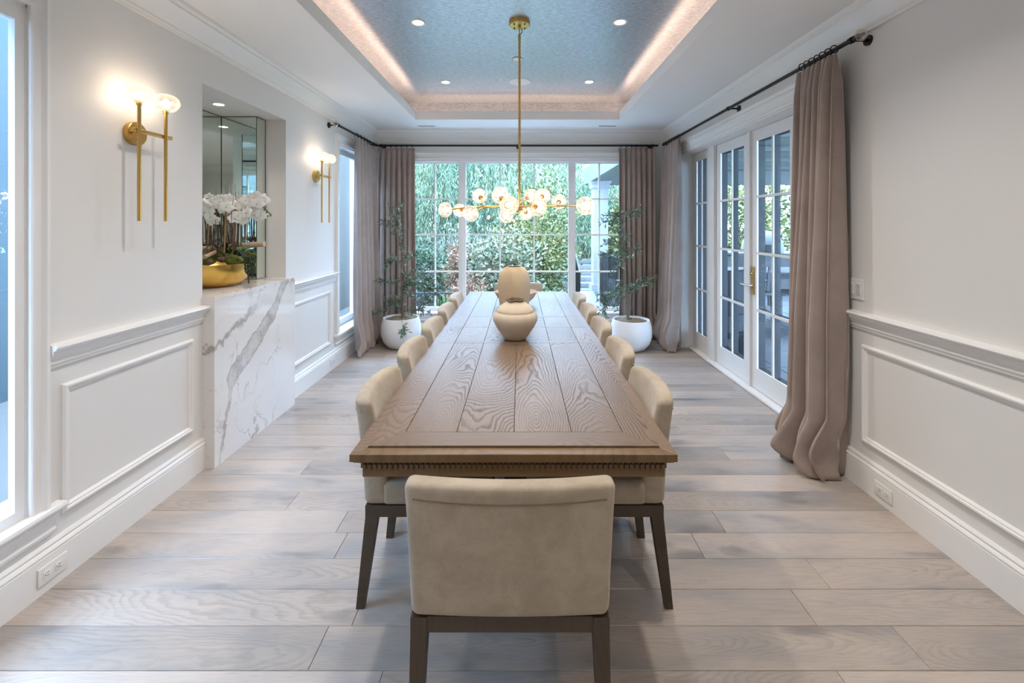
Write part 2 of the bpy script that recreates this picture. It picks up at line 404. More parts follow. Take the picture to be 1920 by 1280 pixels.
# ================================================================== room shell
XL, XR, YF, YB, ZC = -2.005, 2.005, 6.15, -2.2, 2.80
NX0, NX1 = 2.858, 3.878                     # niche along the left wall
W1, W2 = (0.85, 1.842), (5.00, 5.92)         # left windows
WZ = (0.345, 2.43)
DY, DZ = (2.95, 5.66), 2.42                 # opening of the garden doors
FW, FZ = (-1.56, 1.48), (0.345, 2.42)       # far window opening

b = MB()
T = 0.22
for y0, y1, z0, z1 in ((YB, W1[0], 0, 3.2), (W1[0], W1[1], 0, WZ[0]), (W1[0], W1[1], WZ[1], 3.2), (2.06, NX0, 0, 3.2),
                       (NX0, NX1, 2.43, 3.2), (NX1, W2[0], 0, 3.2), (W2[0], W2[1], 0, WZ[0]), (W2[0], W2[1], WZ[1], 3.2), (W2[1], YF+T, 0, 3.2)):
    b.box(XL-T, XL, y0, y1, z0, z1)
b.box(XL-0.03, XL, W1[1], 2.06, 0, 3.2); b.box(XL-T, XL-0.03, W1[1], 2.06, 0, WZ[0]); b.box(XL-T, XL-0.03, W1[1], 2.06, WZ[1], 3.2)
# niche shell behind the wall
b.box(-2.55, XL-T, NX0-0.05, NX0, 1.0, 2.48); b.box(-2.55, XL-T, NX1, NX1+0.05, 1.0, 2.48)
b.box(-2.55, XL-T, NX0, NX1, 2.43, 2.48); b.box(-2.60, -2.50, NX0-0.05, NX1+0.05, 0.0, 2.48)
struct(b.obj('wall_left', M['wall']))
b = MB()
for y0, y1, z0, z1 in ((YB, DY[0], 0, 3.2), (DY[0], DY[1], DZ, 3.2), (DY[1], YF+T, 0, 3.2)): b.box(XR, XR+0.25, y0, y1, z0, z1)
struct(b.obj('wall_right', M['wall']))
b = MB()
for x0, x1, z0, z1 in ((XL, FW[0], 0, 3.2), (FW[0], FW[1], 0, FZ[0]), (FW[0], FW[1], FZ[1], 3.2), (FW[1], XR, 0, 3.2)): b.box(x0, x1, YF, YF+T, z0, z1)
struct(b.obj('wall_far', M['wall']))
struct(MB().box(XL-T, XR+T, YB-0.2, YB, 0, 3.2).obj('wall_back', M['wall']))

# ceiling with a recessed tray
TX0, TX1, TY0, TY1, TZ = -1.262, 1.198, 1.34, 5.46, 3.07
CV = 0.26
b = MB()
for x0, x1, y0, y1 in ((XL, TX0, YB, YF), (TX1, XR, YB, YF), (TX0, TX1, YB, TY0), (TX0, TX1, TY1, YF)): b.box(x0, x1, y0, y1, ZC, ZC+0.02)
ceil = struct(b.obj('ceiling', M['ceiling']))
b = MB()
for x0, x1, y0, y1 in ((TX0-0.03, TX0, TY0-0.03, TY1+0.03), (TX1, TX1+0.03, TY0-0.03, TY1+0.03), (TX0, TX1, TY0-0.03, TY0), (TX0, TX1, TY1, TY1+0.03)): b.box(x0, x1, y0, y1, ZC+0.02, ZC+0.10)
b.obj('tray_fascia', M['ceiling'], ceil)
b = MB()
cx0, cx1, cy0, cy1 = TX0-CV+0.04, TX1+CV-0.04, TY0-CV, TY1+CV
b.box(cx0-0.02, cx1+0.02, cy0-0.02, cy1+0.02, TZ, TZ+0.03)
for x0, x1, y0, y1 in ((cx0-0.02, cx0, cy0, cy1), (cx1, cx1+0.02, cy0, cy1), (cx0, cx1, cy0-0.02, cy0), (cx0, cx1, cy1, cy1+0.02)): b.box(x0, x1, y0, y1, ZC+0.02, TZ)
b.obj('tray_wallpaper', M['paper'], ceil)
for nm, q in (('a', (TX0-0.09, TX0-0.07, TY0, TY1)), ('b', (TX1+0.07, TX1+0.09, TY0, TY1)), ('c', (TX0, TX1, TY1+0.08, TY1+0.10)), ('d', (TX0, TX1, TY0-0.10, TY0-0.08))):
    MB().box(*q, ZC+0.022, ZC+0.032).obj('led_strip', M['led'], ceil)
struct(MB().box(XL-0.3, XR+0.3, YB-0.2, YF+T, 3.2, 3.3).obj('roof_slab', M['ceiling']))

# floor: every plank its own board
floor = struct(MB().box(XL, XR+0.20, YB, YF, -0.12, -0.016).obj('floor', M['subfloor']))
y = YB; row = 0; PW = 0.1745
y0s = 1.563 - PW*22
y = y0s
known = {0: (-1.7, 0.55), 1: (-1.22, 0.93)}
while y < YF:
    ya, yb_ = max(y, YB), min(y+PW, YF)
    if yb_-ya > 0.02:
        x = XL - R.uniform(0.0, 1.7)
        while x < XR+0.15:
            L = R.uniform(1.5, 2.3); xa, xb = max(x, XL), min(x+L, XR+0.15)
            if xb-xa > 0.05:
                hx, hy, g, ch = (xb-xa)/2-0.0007, (yb_-ya)/2-0.0008, 0.014, 0.0016
                bb = [(-hx, -hy), (hx, -hy), (hx, hy), (-hx, hy)]; tt = [(-hx+ch, -hy+ch), (hx-ch, -hy+ch), (hx-ch, hy-ch), (-hx+ch, hy-ch)]
                m = MB().loops([[(p, q, -0.016) for p, q in bb], [(p, q, -ch) for p, q in bb], [(p, q, 0) for p, q in tt]])
                m.obj('plank', M['floor'], floor, loc=((xa+xb)/2, (ya+yb_)/2, 0))
            x += L
    y += PW; row += 1

# mouldings
BASE = [(0, 0), (0.02, 0), (0.02, 0.145), (0.016, 0.150), (0.022, 0.156), (0.018, 0.166), (0.012, 0.172), (0.014, 0.182), (0.006, 0.195), (0, 0.195)]
RAIL = [(0, 0.925), (0.010, 0.925), (0.012, 0.938), (0.018, 0.944), (0.018, 0.956), (0.024, 0.966), (0.036, 0.985), (0.040, 0.990), (0.040, 1.0), (0.050, 1.006), (0.055, 1.015), (0.050, 1.026), (0, 1.028)]
CROWN = [(0, 2.645), (0.012, 2.645), (0.016, 2.660), (0.022, 2.664), (0.022, 2.676), (0.030, 2.690), (0.052, 2.722), (0.080, 2.752), (0.088, 2.758), (0.088, 2.770), (0.104, 2.782), (0.110, 2.80), (0, 2.80)]
PANEL = [(0.0, 0.0), (0.0, 0.010), (-0.008, 0.018), (-0.016, 0.018), (-0.020, 0.010), (-0.026, 0.012), (-0.034, 0.006), (-0.036, 0.0)]
CASE = [(0.0, 0.0), (0.0, 0.014), (0.008, 0.018), (0.022, 0.018), (0.028, 0.012), (0.060, 0.016), (0.070, 0.022), (0.078, 0.030), (0.098, 0.030), (0.100, 0.0)]
CAS = 0.100
def mould(name, prof, segs):
    for k, (A, B, n, ma, mb) in enumerate(segs): struct(MB().sweep(prof, A, B, n, ma, mb).obj(name, M['trim'], smooth=25))
n_l, n_r, n_f, n_b = (1, 0), (-1, 0), (0, -1), (0, 1)
mould('baseboard_left', BASE, [((XL, YB), (XL, NX0), n_l, 1, 0), ((XL, NX1), (XL, YF), n_l, 0, 1)])
mould('baseboard_far', BASE, [((XL, YF), (XR, YF), n_f, 1, 1)])
mould('baseboard_right', BASE, [((XR, YB), (XR, DY[0]-CAS), n_r, 1, 0), ((XR, DY[1]+CAS), (XR, YF), n_r, 0, 1)])
mould('baseboard_back', BASE, [((XL, YB), (XR, YB), n_b, 1, 1)])
mould('trim_1', RAIL, [((XL, YB), (XL, W1[0]-CAS), n_l, 1, 0), ((XL, W1[1]+CAS*0.65), (XL, NX0), n_l, 0, 0), ((XL, NX1), (XL, W2[0]-CAS), n_l, 0, 0)])
mould('trim_2', RAIL, [((XL, YF), (FW[0]-CAS, YF), n_f, 1, 0), ((FW[1]+CAS, YF), (XR, YF), n_f, 0, 1)])
mould('trim_3', RAIL, [((XR, YB), (XR, DY[0]-CAS), n_r, 1, 0), ((XR, DY[1]+CAS), (XR, YF), n_r, 0, 1)])
mould('trim_4', RAIL, [((XL, YB), (XR, YB), n_b, 1, 1)])
mould('trim_5', CROWN, [((XL, YB), (XL, YF), n_l, 1, 1)])
mould('trim_6', CROWN, [((XL, YF), (XR, YF), n_f, 1, 1)])
mould('trim_7', CROWN, [((XR, YB), (XR, YF), n_r, 1, 1)])
mould('trim_8', CROWN, [((XL, YB), (XR, YB), n_b, 1, 1)])
for u0, u1 in ((1.975, 2.766), (3.985, 4.765)):
    struct(MB().rect((XL, 0, 0), (0, 1, 0), (1, 0, 0), u0, u1, 0.277, 0.840, PANEL).obj('trim_9', M['trim'], smooth=25))
for u0, u1 in ((0.30, 2.645), (-2.0, 0.18)):
    struct(MB().rect((XR, 0, 0), (0, 1, 0), (-1, 0, 0), u0, u1, 0.277, 0.840, PANEL).obj('trim_10', M['trim'], smooth=25))
struct(MB().rect((0, YF, 0), (1, 0, 0), (0, -1, 0), -1.95, -1.74, 0.277, 0.84, PANEL).obj('trim_11', M['trim'], smooth=25))
struct(MB().rect((0, YF, 0), (1, 0, 0), (0, -1, 0), 1.66, 1.95, 0.277, 0.84, PANEL).obj('trim_11', M['trim'], smooth=25))
struct(MB().rect((0, YB, 0), (1, 0, 0), (0, 1, 0), -1.9, 1.9, 0.277, 0.84, PANEL).obj('trim_12', M['trim'], smooth=25))

# ------------------------------------------------------------------ windows
pane_cache = {}
def pane(parent, org, U, N, u0, u1, z0, z1, out):
    w, h = round(u1-u0, 3), round(z1-z0, 3); key = (w, h, tuple(U))
    if key not in pane_cache:
        U_ = Vector(U); a = U_*w/2; zz = Vector((0, 0, h/2))
        me = MB().quad(-a-zz, a-zz, a+zz, -a+zz).mesh('pane'); me.materials.append(M['pane']); pane_cache[key] = me
    return link('pane', pane_cache[key], parent, Vector(org)+Vector(U)*(u0+u1)/2+Vector((0, 0, (z0+z1)/2))+Vector(N)*out)
def bars(b, org, U, N, rects, o0, o1):
    org = Vector(org); U = Vector(U); N = Vector(N); Z = Vector((0, 0, 1))
    for u0, u1, z0, z1 in rects:
        b.hexa([org+U*u0+Z*z0+N*o0, org+U*u1+Z*z0+N*o0, org+U*u1+Z*z0+N*o1, org+U*u0+Z*z0+N*o1], [org+U*u0+Z*z1+N*o0, org+U*u1+Z*z1+N*o0, org+U*u1+Z*z1+N*o1, org+U*u0+Z*z1+N*o1])
    return b
def sash(parent, org, U, N, u0, u1, z0, z1, st, top, bot, cols, rows, o0, o1, mw=0.022, zlist=None, dark=0.0):
    """frame with stiles, rails, muntins and panes; returns nothing, children of parent"""
    bars(MB(), org, U, N, [(u0, u0+st, z0, z1), (u1-st, u1, z0, z1)], o0, o1).obj('stile', M['trim'], parent)
    bars(MB(), org, U, N, [(u0+st, u1-st, z1-top, z1)], o0, o1).obj('top_rail', M['trim'], parent)
    bars(MB(), org, U, N, [(u0+st, u1-st, z0, z0+bot)], o0, o1).obj('bottom_rail', M['trim'], parent)
    a, bb, c, d = u0+st, u1-st, z0+bot, z1-top
    us = [a+(bb-a)*k/cols for k in range(cols+1)]; zs = zlist or [c+(d-c)*k/rows for k in range(rows+1)]
    m = (o0+o1)/2; q = abs(o1-o0)*0.36
    for k in range(1, cols): bars(MB(), org, U, N, [(us[k]-mw/2, us[k]+mw/2, c, d)], m-q, m+q).obj('muntin', M['trim'], parent)
    for k in range(1, rows): bars(MB(), org, U, N, [(a, bb, zs[k]-mw/2, zs[k]+mw/2)], m-q*0.98, m+q*0.98).obj('muntin', M['trim'], parent)
    if dark:                                  # dark exterior cladding behind the glass
        x = bars(MB(), org, U, N, [(u0, u0+st, z0, z1), (u1-st, u1, z0, z1), (u0+st, u1-st, z1-top, z1), (u0+st, u1-st, z0, z0+bot)], o0-dark, o0-0.0005)
        bars(x, org, U, N, [(us[k]-mw/2, us[k]+mw/2, c, d) for k in range(1, cols)]+[(a, bb, zs[k]-mw*0.49, zs[k]+mw*0.49) for k in range(1, rows)], o0-dark*0.8, o0+0.004)
        x.obj('exterior_cladding', M['cladding'], parent)
        m = o0+0.006
    for i in range(cols):
        for j in range(rows): pane(parent, org, U, N, us[i], us[i+1], zs[j], zs[j+1], m)

SILL = [(-0.10, WZ[0]-0.03), (0.034, WZ[0]-0.03), (0.046, WZ[0]-0.024), (0.050, WZ[0]-0.012), (0.046, WZ[0]), (-0.10, WZ[0]+0.004)]
APRON = [(0, 0.225), (0.014, 0.225), (0.018, 0.24), (0.012, 0.252), (0.016, 0.275), (0.026, 0.290), (0.034, 0.312), (0, 0.314)]
def left_window(i, y0, y1, cs=1.0, st=0.06, o0=-0.15, o1=-0.105, jm=0.012):
    org, U, N = (XL, 0, 0), (0, 1, 0), (1, 0, 0)
    w = MB().rect(org, U, N, y0, y1, WZ[0], WZ[1], [(g*cs, o_) for g, o_ in CASE], bottom=False).obj('window_%d' % i, M['trim'], smooth=25); struct(w)
    b = MB()
    for q in ((y0, y0+jm, WZ[0], WZ[1]), (y1-jm, y1, WZ[0], WZ[1]), (y0, y1, WZ[1]-0.012, WZ[1])): bars(b, org, U, N, [q], -0.03 if st < 0.05 else -0.2, -0.002)
    b.obj('jamb', M['trim'], w)
    MB().sweep(SILL, (XL, y0-CAS-0.02), (XL, y1+CAS+0.02), n_l).obj('sill', M['trim'], w, smooth=25)
    MB().sweep(APRON, (XL, y0-CAS), (XL, y1+CAS), n_l).obj('apron', M['trim'], w, smooth=25)
    sash(w, org, U, N, y0+jm, y1-jm, WZ[0], WZ[1]-0.012, st, 0.06, 0.045 if st < 0.05 else 0.075, 1, 1, o0, o1)
left_window(1, *W1, 0.65, 0.036, -0.032, -0.006, 0.004); left_window(2, *W2)

org, U, N = (0, YF, 0), (1, 0, 0), (0, -1, 0)
w3 = struct(MB().rect(org, U, N, FW[0], FW[1], FZ[0], FZ[1], CASE, bottom=False).obj('window_3', M['trim'], smooth=25))
b = MB()
for q in ((FW[0], FW[0]+0.012, FZ[0], FZ[1]), (FW[1]-0.012, FW[1], FZ[0], FZ[1]), (FW[0], FW[1], FZ[1]-0.03, FZ[1])): bars(b, org, U, N, [q], -0.2, -0.002)
b.obj('jamb', M['trim'], w3)
MB().sweep([(-0.2, 0.315), (0.034, 0.315), (0.050, 0.333), (0.046, 0.345), (-0.2, 0.349)], (FW[0]-CAS, YF), (FW[1]+CAS, YF), n_f).obj('sill', M['trim'], w3, smooth=25)
MB().sweep(APRON, (FW[0]-CAS, YF), (FW[1]+CAS, YF), n_f).obj('apron', M['trim'], w3, smooth=25)
zl = [0.40, 0.885, 1.392, 1.886, 2.372]
for u0, u1, cols in ((-1.548, -0.795, 2), (-0.795, 0.714, 3), (0.714, 1.468, 2)):
    sash(w3, org, U, N, u0, u1, FZ[0]+0.002, FZ[1]-0.03, 0.050, 0.018, 0.053, cols, 4, -0.12, -0.075, 0.020, zl)
bars(MB(), org, U, N, [(-0.812, -0.778, FZ[0], FZ[1]-0.03)], -0.125, -0.060).obj('mullion', M['trim'], w3)
bars(MB(), org, U, N, [(0.697, 0.731, FZ[0], FZ[1]-0.03)], -0.125, -0.060).obj('mullion', M['trim'], w3)

# garden doors in the right wall
org, U, N = (XR, 0, 0), (0, 1, 0), (-1, 0, 0)
t13 = MB().rect(org, U, N, DY[0], DY[1], 0, DZ, CASE, bottom=False)
t13.sweep([(0, DZ+0.10), (0.034, DZ+0.10), (0.040, DZ+0.108), (0.048, DZ+0.118), (0.048, DZ+0.128), (0, DZ+0.13)], (XR, DY[0]-CAS-0.02), (XR, DY[1]+CAS+0.02), n_r)
struct(t13.obj('trim_13', M['trim'], smooth=25))
b = MB(); DP = -0.25
for q in ((DY[0], DY[0]+0.015, 0, DZ), (DY[1]-0.015, DY[1], 0, DZ), (DY[0], DY[1], DZ-0.015, DZ)): bars(b, org, U, N, [q], DP, -0.002)
for q in ((4.98, 5.13, 0.03, DZ-0.015), (3.37, 3.52, 0.03, DZ-0.015)): bars(b, org, U, N, [q], -0.22, -0.125)
struct(b.obj('trim_14', M['trim']))
struct(MB().sweep([(-0.25, 0), (-0.095, 0), (-0.085, 0.006), (-0.088, 0.022), (-0.10, 0.028), (-0.25, 0.032)], (XR, DY[0]), (XR, DY[1]), n_r).obj('trim_15', M['trim'], smooth=25))
zd = [0.225, 0.755, 1.275, 1.790, 2.300]
for i, (y0, y1) in enumerate(((4.263, 4.98), (3.52, 4.232))):
    d = struct(bars(MB(), org, U, N, [(y0+0.002, y0+0.006, 0.04, 2.40)], -0.20, -0.155).obj('door_%d' % (i+1), M['trim']))
    sash(d, org, U, N, y0+0.006, y1-0.004, 0.036, 2.402, 0.098, 0.102, 0.189, 2, 4, -0.170, -0.155, 0.024, zd, 0.062)
struct(bars(MB(), org, U, N, [(4.216, 4.262, 0.036, 2.402)], -0.155, -0.132).obj('trim_16', M['trim']))
for i, (y0, y1) in enumerate(((5.13, 5.645), (2.965, 3.37))):
    w = struct(bars(MB(), org, U, N, [(y0, y0+0.006, 0.032, DZ-0.015)], -0.205, -0.15).obj('window_%d' % (4+i), M['trim']))
    sash(w, org, U, N, y0+0.006, y1, 0.034, DZ-0.017, 0.105, 0.10, 0.19, 2, 4, -0.170, -0.155, 0.024, zd, 0.062)
# handle set on the near leaf
hd = thing('door_handle', 'brass lever handle with tall backplate on the garden doors', 'handle')
hx = XR+0.155; hy = 4.186
MB().rbox(0.010, 0.042, 0.26, 0.004, (1, 1, 1), (hx-0.006, hy, 1.02)).obj('backplate', M['brass'], hd, smooth=40)
MB().tube([(hx-0.008, hy, 0.975), (hx-0.055, hy, 0.975), (hx-0.062, hy+0.012, 0.975), (hx-0.062, hy+0.12, 0.972)], [0.011, 0.009, 0.009, 0.008], 10).obj('lever', M['steel'], hd, smooth=40)
MB().tube([(hx-0.008, hy, 1.085), (hx-0.03, hy, 1.085)], [0.014, 0.013], 10).obj('thumb_turn', M['brass'], hd, smooth=40)

# ------------------------------------------------------------------ niche: mirrors, marble, downlight
mir = thing('niche_mirror', 'mirrored lining of the display niche in the left wall', 'mirror')
ny0, ny1 = 2.99, 3.745; mz0, mz1 = 1.086, 2.428
MB().box(-2.495, -2.47, ny0, ny1, mz0, mz1).obj('back_panel', M['mirror'], mir)
MB().box(-2.47, -2.179, ny1, NX1-0.002, mz0, mz1).obj('side_panel', M['mirror'], mir)
MB().box(-2.47, -2.179, NX0+0.002, ny0, mz0, mz1).obj('side_panel', M['mirror'], mir)
b = MB()
for x, yy in ((-2.469, ny1-0.001), (-2.179, ny1-0.001), (-2.179, NX1-0.004), (-2.469, ny0+0.001), (-2.179, ny0+0.001)): b.box(x-0.002, x+0.002, yy-0.002, yy+0.002, mz0, mz1)
b.box(-2.472, -2.466, ny0, ny1, mz1-0.004, mz1-0.001); b.box(-2.469, -2.179, ny1-0.004, ny1+0.001, mz1-0.004, mz1-0.001); b.box(-2.181, -2.175, ny1, NX1-0.004, mz1-0.004, mz1-0.001)
b.obj('panel_edge', M['mirror_edge'], mir)
led = thing('marble_ledge', 'grey veined white marble ledge under the niche, waterfall front', 'ledge')
MB().box(-2.50, -1.927, NX0-0.001, NX1-0.002, 1.052, 1.083).obj('top_slab', M['marble'], led)
MB().box(-1.957, -1.9275, NX0-0.001, NX1-0.002, 0.0, 1.0515).obj('front_slab', M['marble'], led)
MB().box(-2.1, -1.9575, NX0-0.001, NX0+0.03, 0.0, 1.0515).obj('end_slab', M['marble'], led)
MB().box(-2.1, -1.9575, NX1-0.032, NX1-0.002, 0.0, 1.0515).obj('end_slab', M['marble'], led)

DL = []
def downlight(x, y, z, label, r=0.058, power=DOWN_W, group='recessed ceiling lights', ang=128):
    t = thing('recessed_downlight', label, 'ceiling light', (x, y, z), 0, group)
    MB().lathe([(r*0.68, 0.004), (r*0.70, -0.004), (r*0.95, -0.006), (r, -0.001), (r*0.99, 0.0)], n=28, cap=False).obj('trim_ring', M['plate'], t, smooth=40)
    MB().lathe([(0.001, -0.0015), (r*0.69, -0.0015), (r*0.69, 0.001), (0.001, 0.001)], n=24).obj('lens', M['down_on'], t)
    lamp('downlight_or_fill', 'SPOT', (x, y, z-0.012), power, (1.0, 0.93, 0.85), 0.045, spot_size=math.radians(ang), spot_blend=0.9)
    return t
downlight(-0.773, 3.436, TZ, 'lit recessed downlight in tray ceiling, left of the chandelier canopy')
downlight(0.757, 3.43, TZ, 'lit recessed downlight in tray ceiling, right of the chandelier canopy')
downlight(-0.80, 4.88, TZ, 'lit recessed downlight in tray ceiling near the window, left of the speaker')
downlight(0.744, 4.87, TZ, 'lit recessed downlight in tray ceiling near the window, right of the speaker')
for x, y in ((-0.78, 1.95), (0.76, 1.95)): lamp('downlight_or_fill', 'SPOT', (x, y, TZ-0.012), DOWN_W*1.5, (1.0, 0.93, 0.85), 0.045, spot_size=math.radians(128), spot_blend=0.9)
for x, y in ((-1.0, 0.3), (1.0, 0.3), (-1.0, -1.2), (1.0, -1.2)): lamp('downlight_or_fill', 'SPOT', (x, y, ZC-0.012), DOWN_W*0.65, (1.0, 0.93, 0.85), 0.045, spot_size=math.radians(150), spot_blend=0.9)  # unseen fill lamps added around and behind the camera, no fixtures
downlight(-2.235, 3.36, 2.4295, 'small lit downlight in the ceiling of the mirrored niche', 0.05, 15.0, 'niche lights', 120)
sp = thing('ceiling_speaker', 'flat round white speaker grille in the tray ceiling', 'speaker', (0.0, 4.865, TZ))
MB().lathe([(0.001, -0.006), (0.108, -0.006)], n=40, cap=False).obj('grille', M['plate'], sp)
MB().lathe([(0.108, -0.0062), (0.116, -0.006), (0.118, 0.0), (0.108, 0.0)], n=40, cap=False).obj('rim', M['plate'], sp, smooth=40)
sd = thing('smoke_detector', 'small round white disc in the tray ceiling behind the chandelier stem', 'detector', (-0.022, 4.19, TZ))
MB().lathe([(0.001, -0.012), (0.034, -0.012), (0.042, -0.008), (0.044, -0.003)], n=28, cap=False).obj('cover', M['plate'], sd, smooth=40)
MB().lathe([(0.047, -0.003), (0.047, 0.0)], n=28, cap=False).obj('mounting_ring', M['hole'], sd)
for i, x in enumerate((-1.20, 1.12)):
    v = thing('linear_air_vent', 'slim white air vent slot in soffit, ' + ('left' if i == 0 else 'right') + ' of the two by the window', 'vent', (x, 5.81, ZC), 0, 'soffit air vents')
    MB().box(-0.115, 0.115, -0.028, 0.028, -0.004, 0.0).obj('frame', M['plate'], v)
    MB().box(-0.105, 0.105, -0.012, -0.004, -0.0055, -0.004).obj('slot', M['teak'], v); MB().box(-0.105, 0.105, 0.004, 0.012, -0.0055, -0.004).obj('slot', M['teak'], v)

# ================================================================== dining table
TC = -0.022; TW = 0.558; TA, TB = 1.537, 5.262; TT = 0.765
tb = thing('dining_table', 'long limed oak dining table with planked top and dentil apron', 'table', (TC, 0, 0))
ED = 0.048                                  # lower outer border
fr = 0.105                                  # mitred frame width
zt = TT
def board(name, pts, z0, z1, mat, c):
    """board with slightly eased top edges from an XY outline"""
    cx = sum(p[0] for p in pts)/len(pts); cy = sum(p[1] for p in pts)/len(pts); g = 0.0007; e = 0.0014
    def ins(d): return [(p[0]-cx-math.copysign(d, p[0]-cx), p[1]-cy-math.copysign(d, p[1]-cy)) for p in pts]
    m = MB().loops([[(x, y, z0) for x, y in ins(g)], [(x, y, z1-e) for x, y in ins(g)], [(x, y, z1) for x, y in ins(g+e)]])
    return m.obj(name, mat, tb, loc=(cx, cy, 0))
# border (a step lower than the field)
zb = TT-0.007
o = TW; i_ = TW-ED
board('border_board', [(-o, TA), (o, TA), (i_, TA+ED), (-i_, TA+ED)], zb-0.026, zb, M['table_edge'], 0)
board('border_board', [(-o, TB), (o, TB), (i_, TB-ED), (-i_, TB-ED)], zb-0.026, zb, M['table_edge'], 0)
for s in (-1, 1): board('border_board', [(s*o, TA), (s*o, TB), (s*i_, TB-ED), (s*i_, TA+ED)], zb-0.026, zb, M['table'], 0)
# field frame
fa, fb = TA+ED, TB-ED; k_ = i_-fr
S = [fa, 2.955, 3.40, 3.845, fb]
for s, (ya, yb2, near) in ((1, (S[0], S[1], True)), (1, (S[1], S[2], None)), (1, (S[2], S[3], None)), (1, (S[3], S[4], False))):
    for sd_ in (-1, 1):
        a1 = ya+fr if near is True else ya; b1 = yb2-fr if near is False else yb2
        board('frame_board', [(sd_*i_, ya), (sd_*i_, yb2), (sd_*k_, b1), (sd_*k_, a1)], zt-0.03, zt, M['table'], 0)
board('frame_board', [(-i_, fa), (i_, fa), (k_, fa+fr), (-k_, fa+fr)], zt-0.03, zt, M['table_x'], 0)
board('frame_board', [(-i_, fb), (i_, fb), (k_, fb-fr), (-k_, fb-fr)], zt-0.03, zt, M['table_x'], 0)
RL = 0.055
for (ya, yb2) in ((S[1]-0.0, S[1]+RL), (S[3]-RL, S[3])): board('cross_rail', [(-k_, ya), (k_, ya), (k_, yb2), (-k_, yb2)], zt-0.03, zt, M['table_x'], 0)
xs = [-k_, -k_*0.44, 0.0, k_*0.44, k_]
xs = [-k_+2*k_*q for q in (0, 0.235, 0.5, 0.765, 1.0)]
for ya, yb2 in ((fa+fr, S[1]), (S[1]+RL, S[2]), (S[2], S[3]-RL), (S[3], fb-fr)):
    for q in range(4): board('plank', [(xs[q], ya), (xs[q+1], ya), (xs[q+1], yb2), (xs[q], yb2)], zt-0.03, zt-0.0005, M['table'], 0)
def ringbox(o1, a1, z0, z1, o2=None):       # hollow rectangle band
    b = MB(); th = 0.03
    for x0, x1, y0, y1 in ((-o1, o1, TA+a1, TA+a1+th), (-o1, o1, TB-a1-th, TB-a1), (-o1, -o1+th, TA+a1+th, TB-a1-th), (o1-th, o1, TA+a1+th, TB-a1-th)): b.box(x0, x1, y0, y1, z0, z1)
    return b
ringbox(TW-0.010, 0.010, zb-0.033, zb-0.0262).obj('cove_moulding', M['table_edge'], tb)
ringbox(TW-0.022, 0.022, zb-0.040, zb-0.0332).obj('cove_moulding', M['table_edge'], tb)
ringbox(TW-0.034, 0.034, 0.664, zb-0.0402).obj('apron', M['table_edge'], tb)
b = MB(); dz0, dz1 = zb-0.066, zb-0.0465
n_d = 58
for q in range(n_d):
    x = -TW+0.034+(2*TW-0.068)*(q+0.5)/n_d
    for ys, yo in ((TA+0.034, -0.011), (TB-0.034, 0.011)): b.box(x-0.0050, x+0.0050, min(ys, ys+yo), max(ys, ys+yo), dz0, dz1)
n_d2 = 200
for q in range(n_d2):
    yy = TA+0.034+(TB-TA-0.068)*(q+0.5)/n_d2
    for s in (-1, 1): b.box(min(s*(TW-0.034), s*(TW-0.026)), max(s*(TW-0.034), s*(TW-0.026)), yy-0.0050, yy+0.0050, dz0, dz1)
dn = b.obj('dentil_moulding', M['table_edge'], tb); dn['kind'] = 'stuff'
for yy in (2.335, 4.165):
    p = MB().box(-0.055, 0.055, yy-0.07, yy+0.07, 0.09, 0.672).obj('pedestal', M['leg'], tb)
    MB().loops([[(-0.36, yy-0.05, 0.0), (0.36, yy-0.05, 0.0), (0.36, yy+0.05, 0.0), (-0.36, yy+0.05, 0.0)], [(-0.36, yy-0.05, 0.05), (0.36, yy-0.05, 0.05), (0.36, yy+0.05, 0.05), (-0.36, yy+0.05, 0.05)], [(-0.08, yy-0.05, 0.09), (0.08, yy-0.05, 0.09), (0.08, yy+0.05, 0.09), (-0.08, yy+0.05, 0.09)]]).obj('foot', M['leg'], tb)

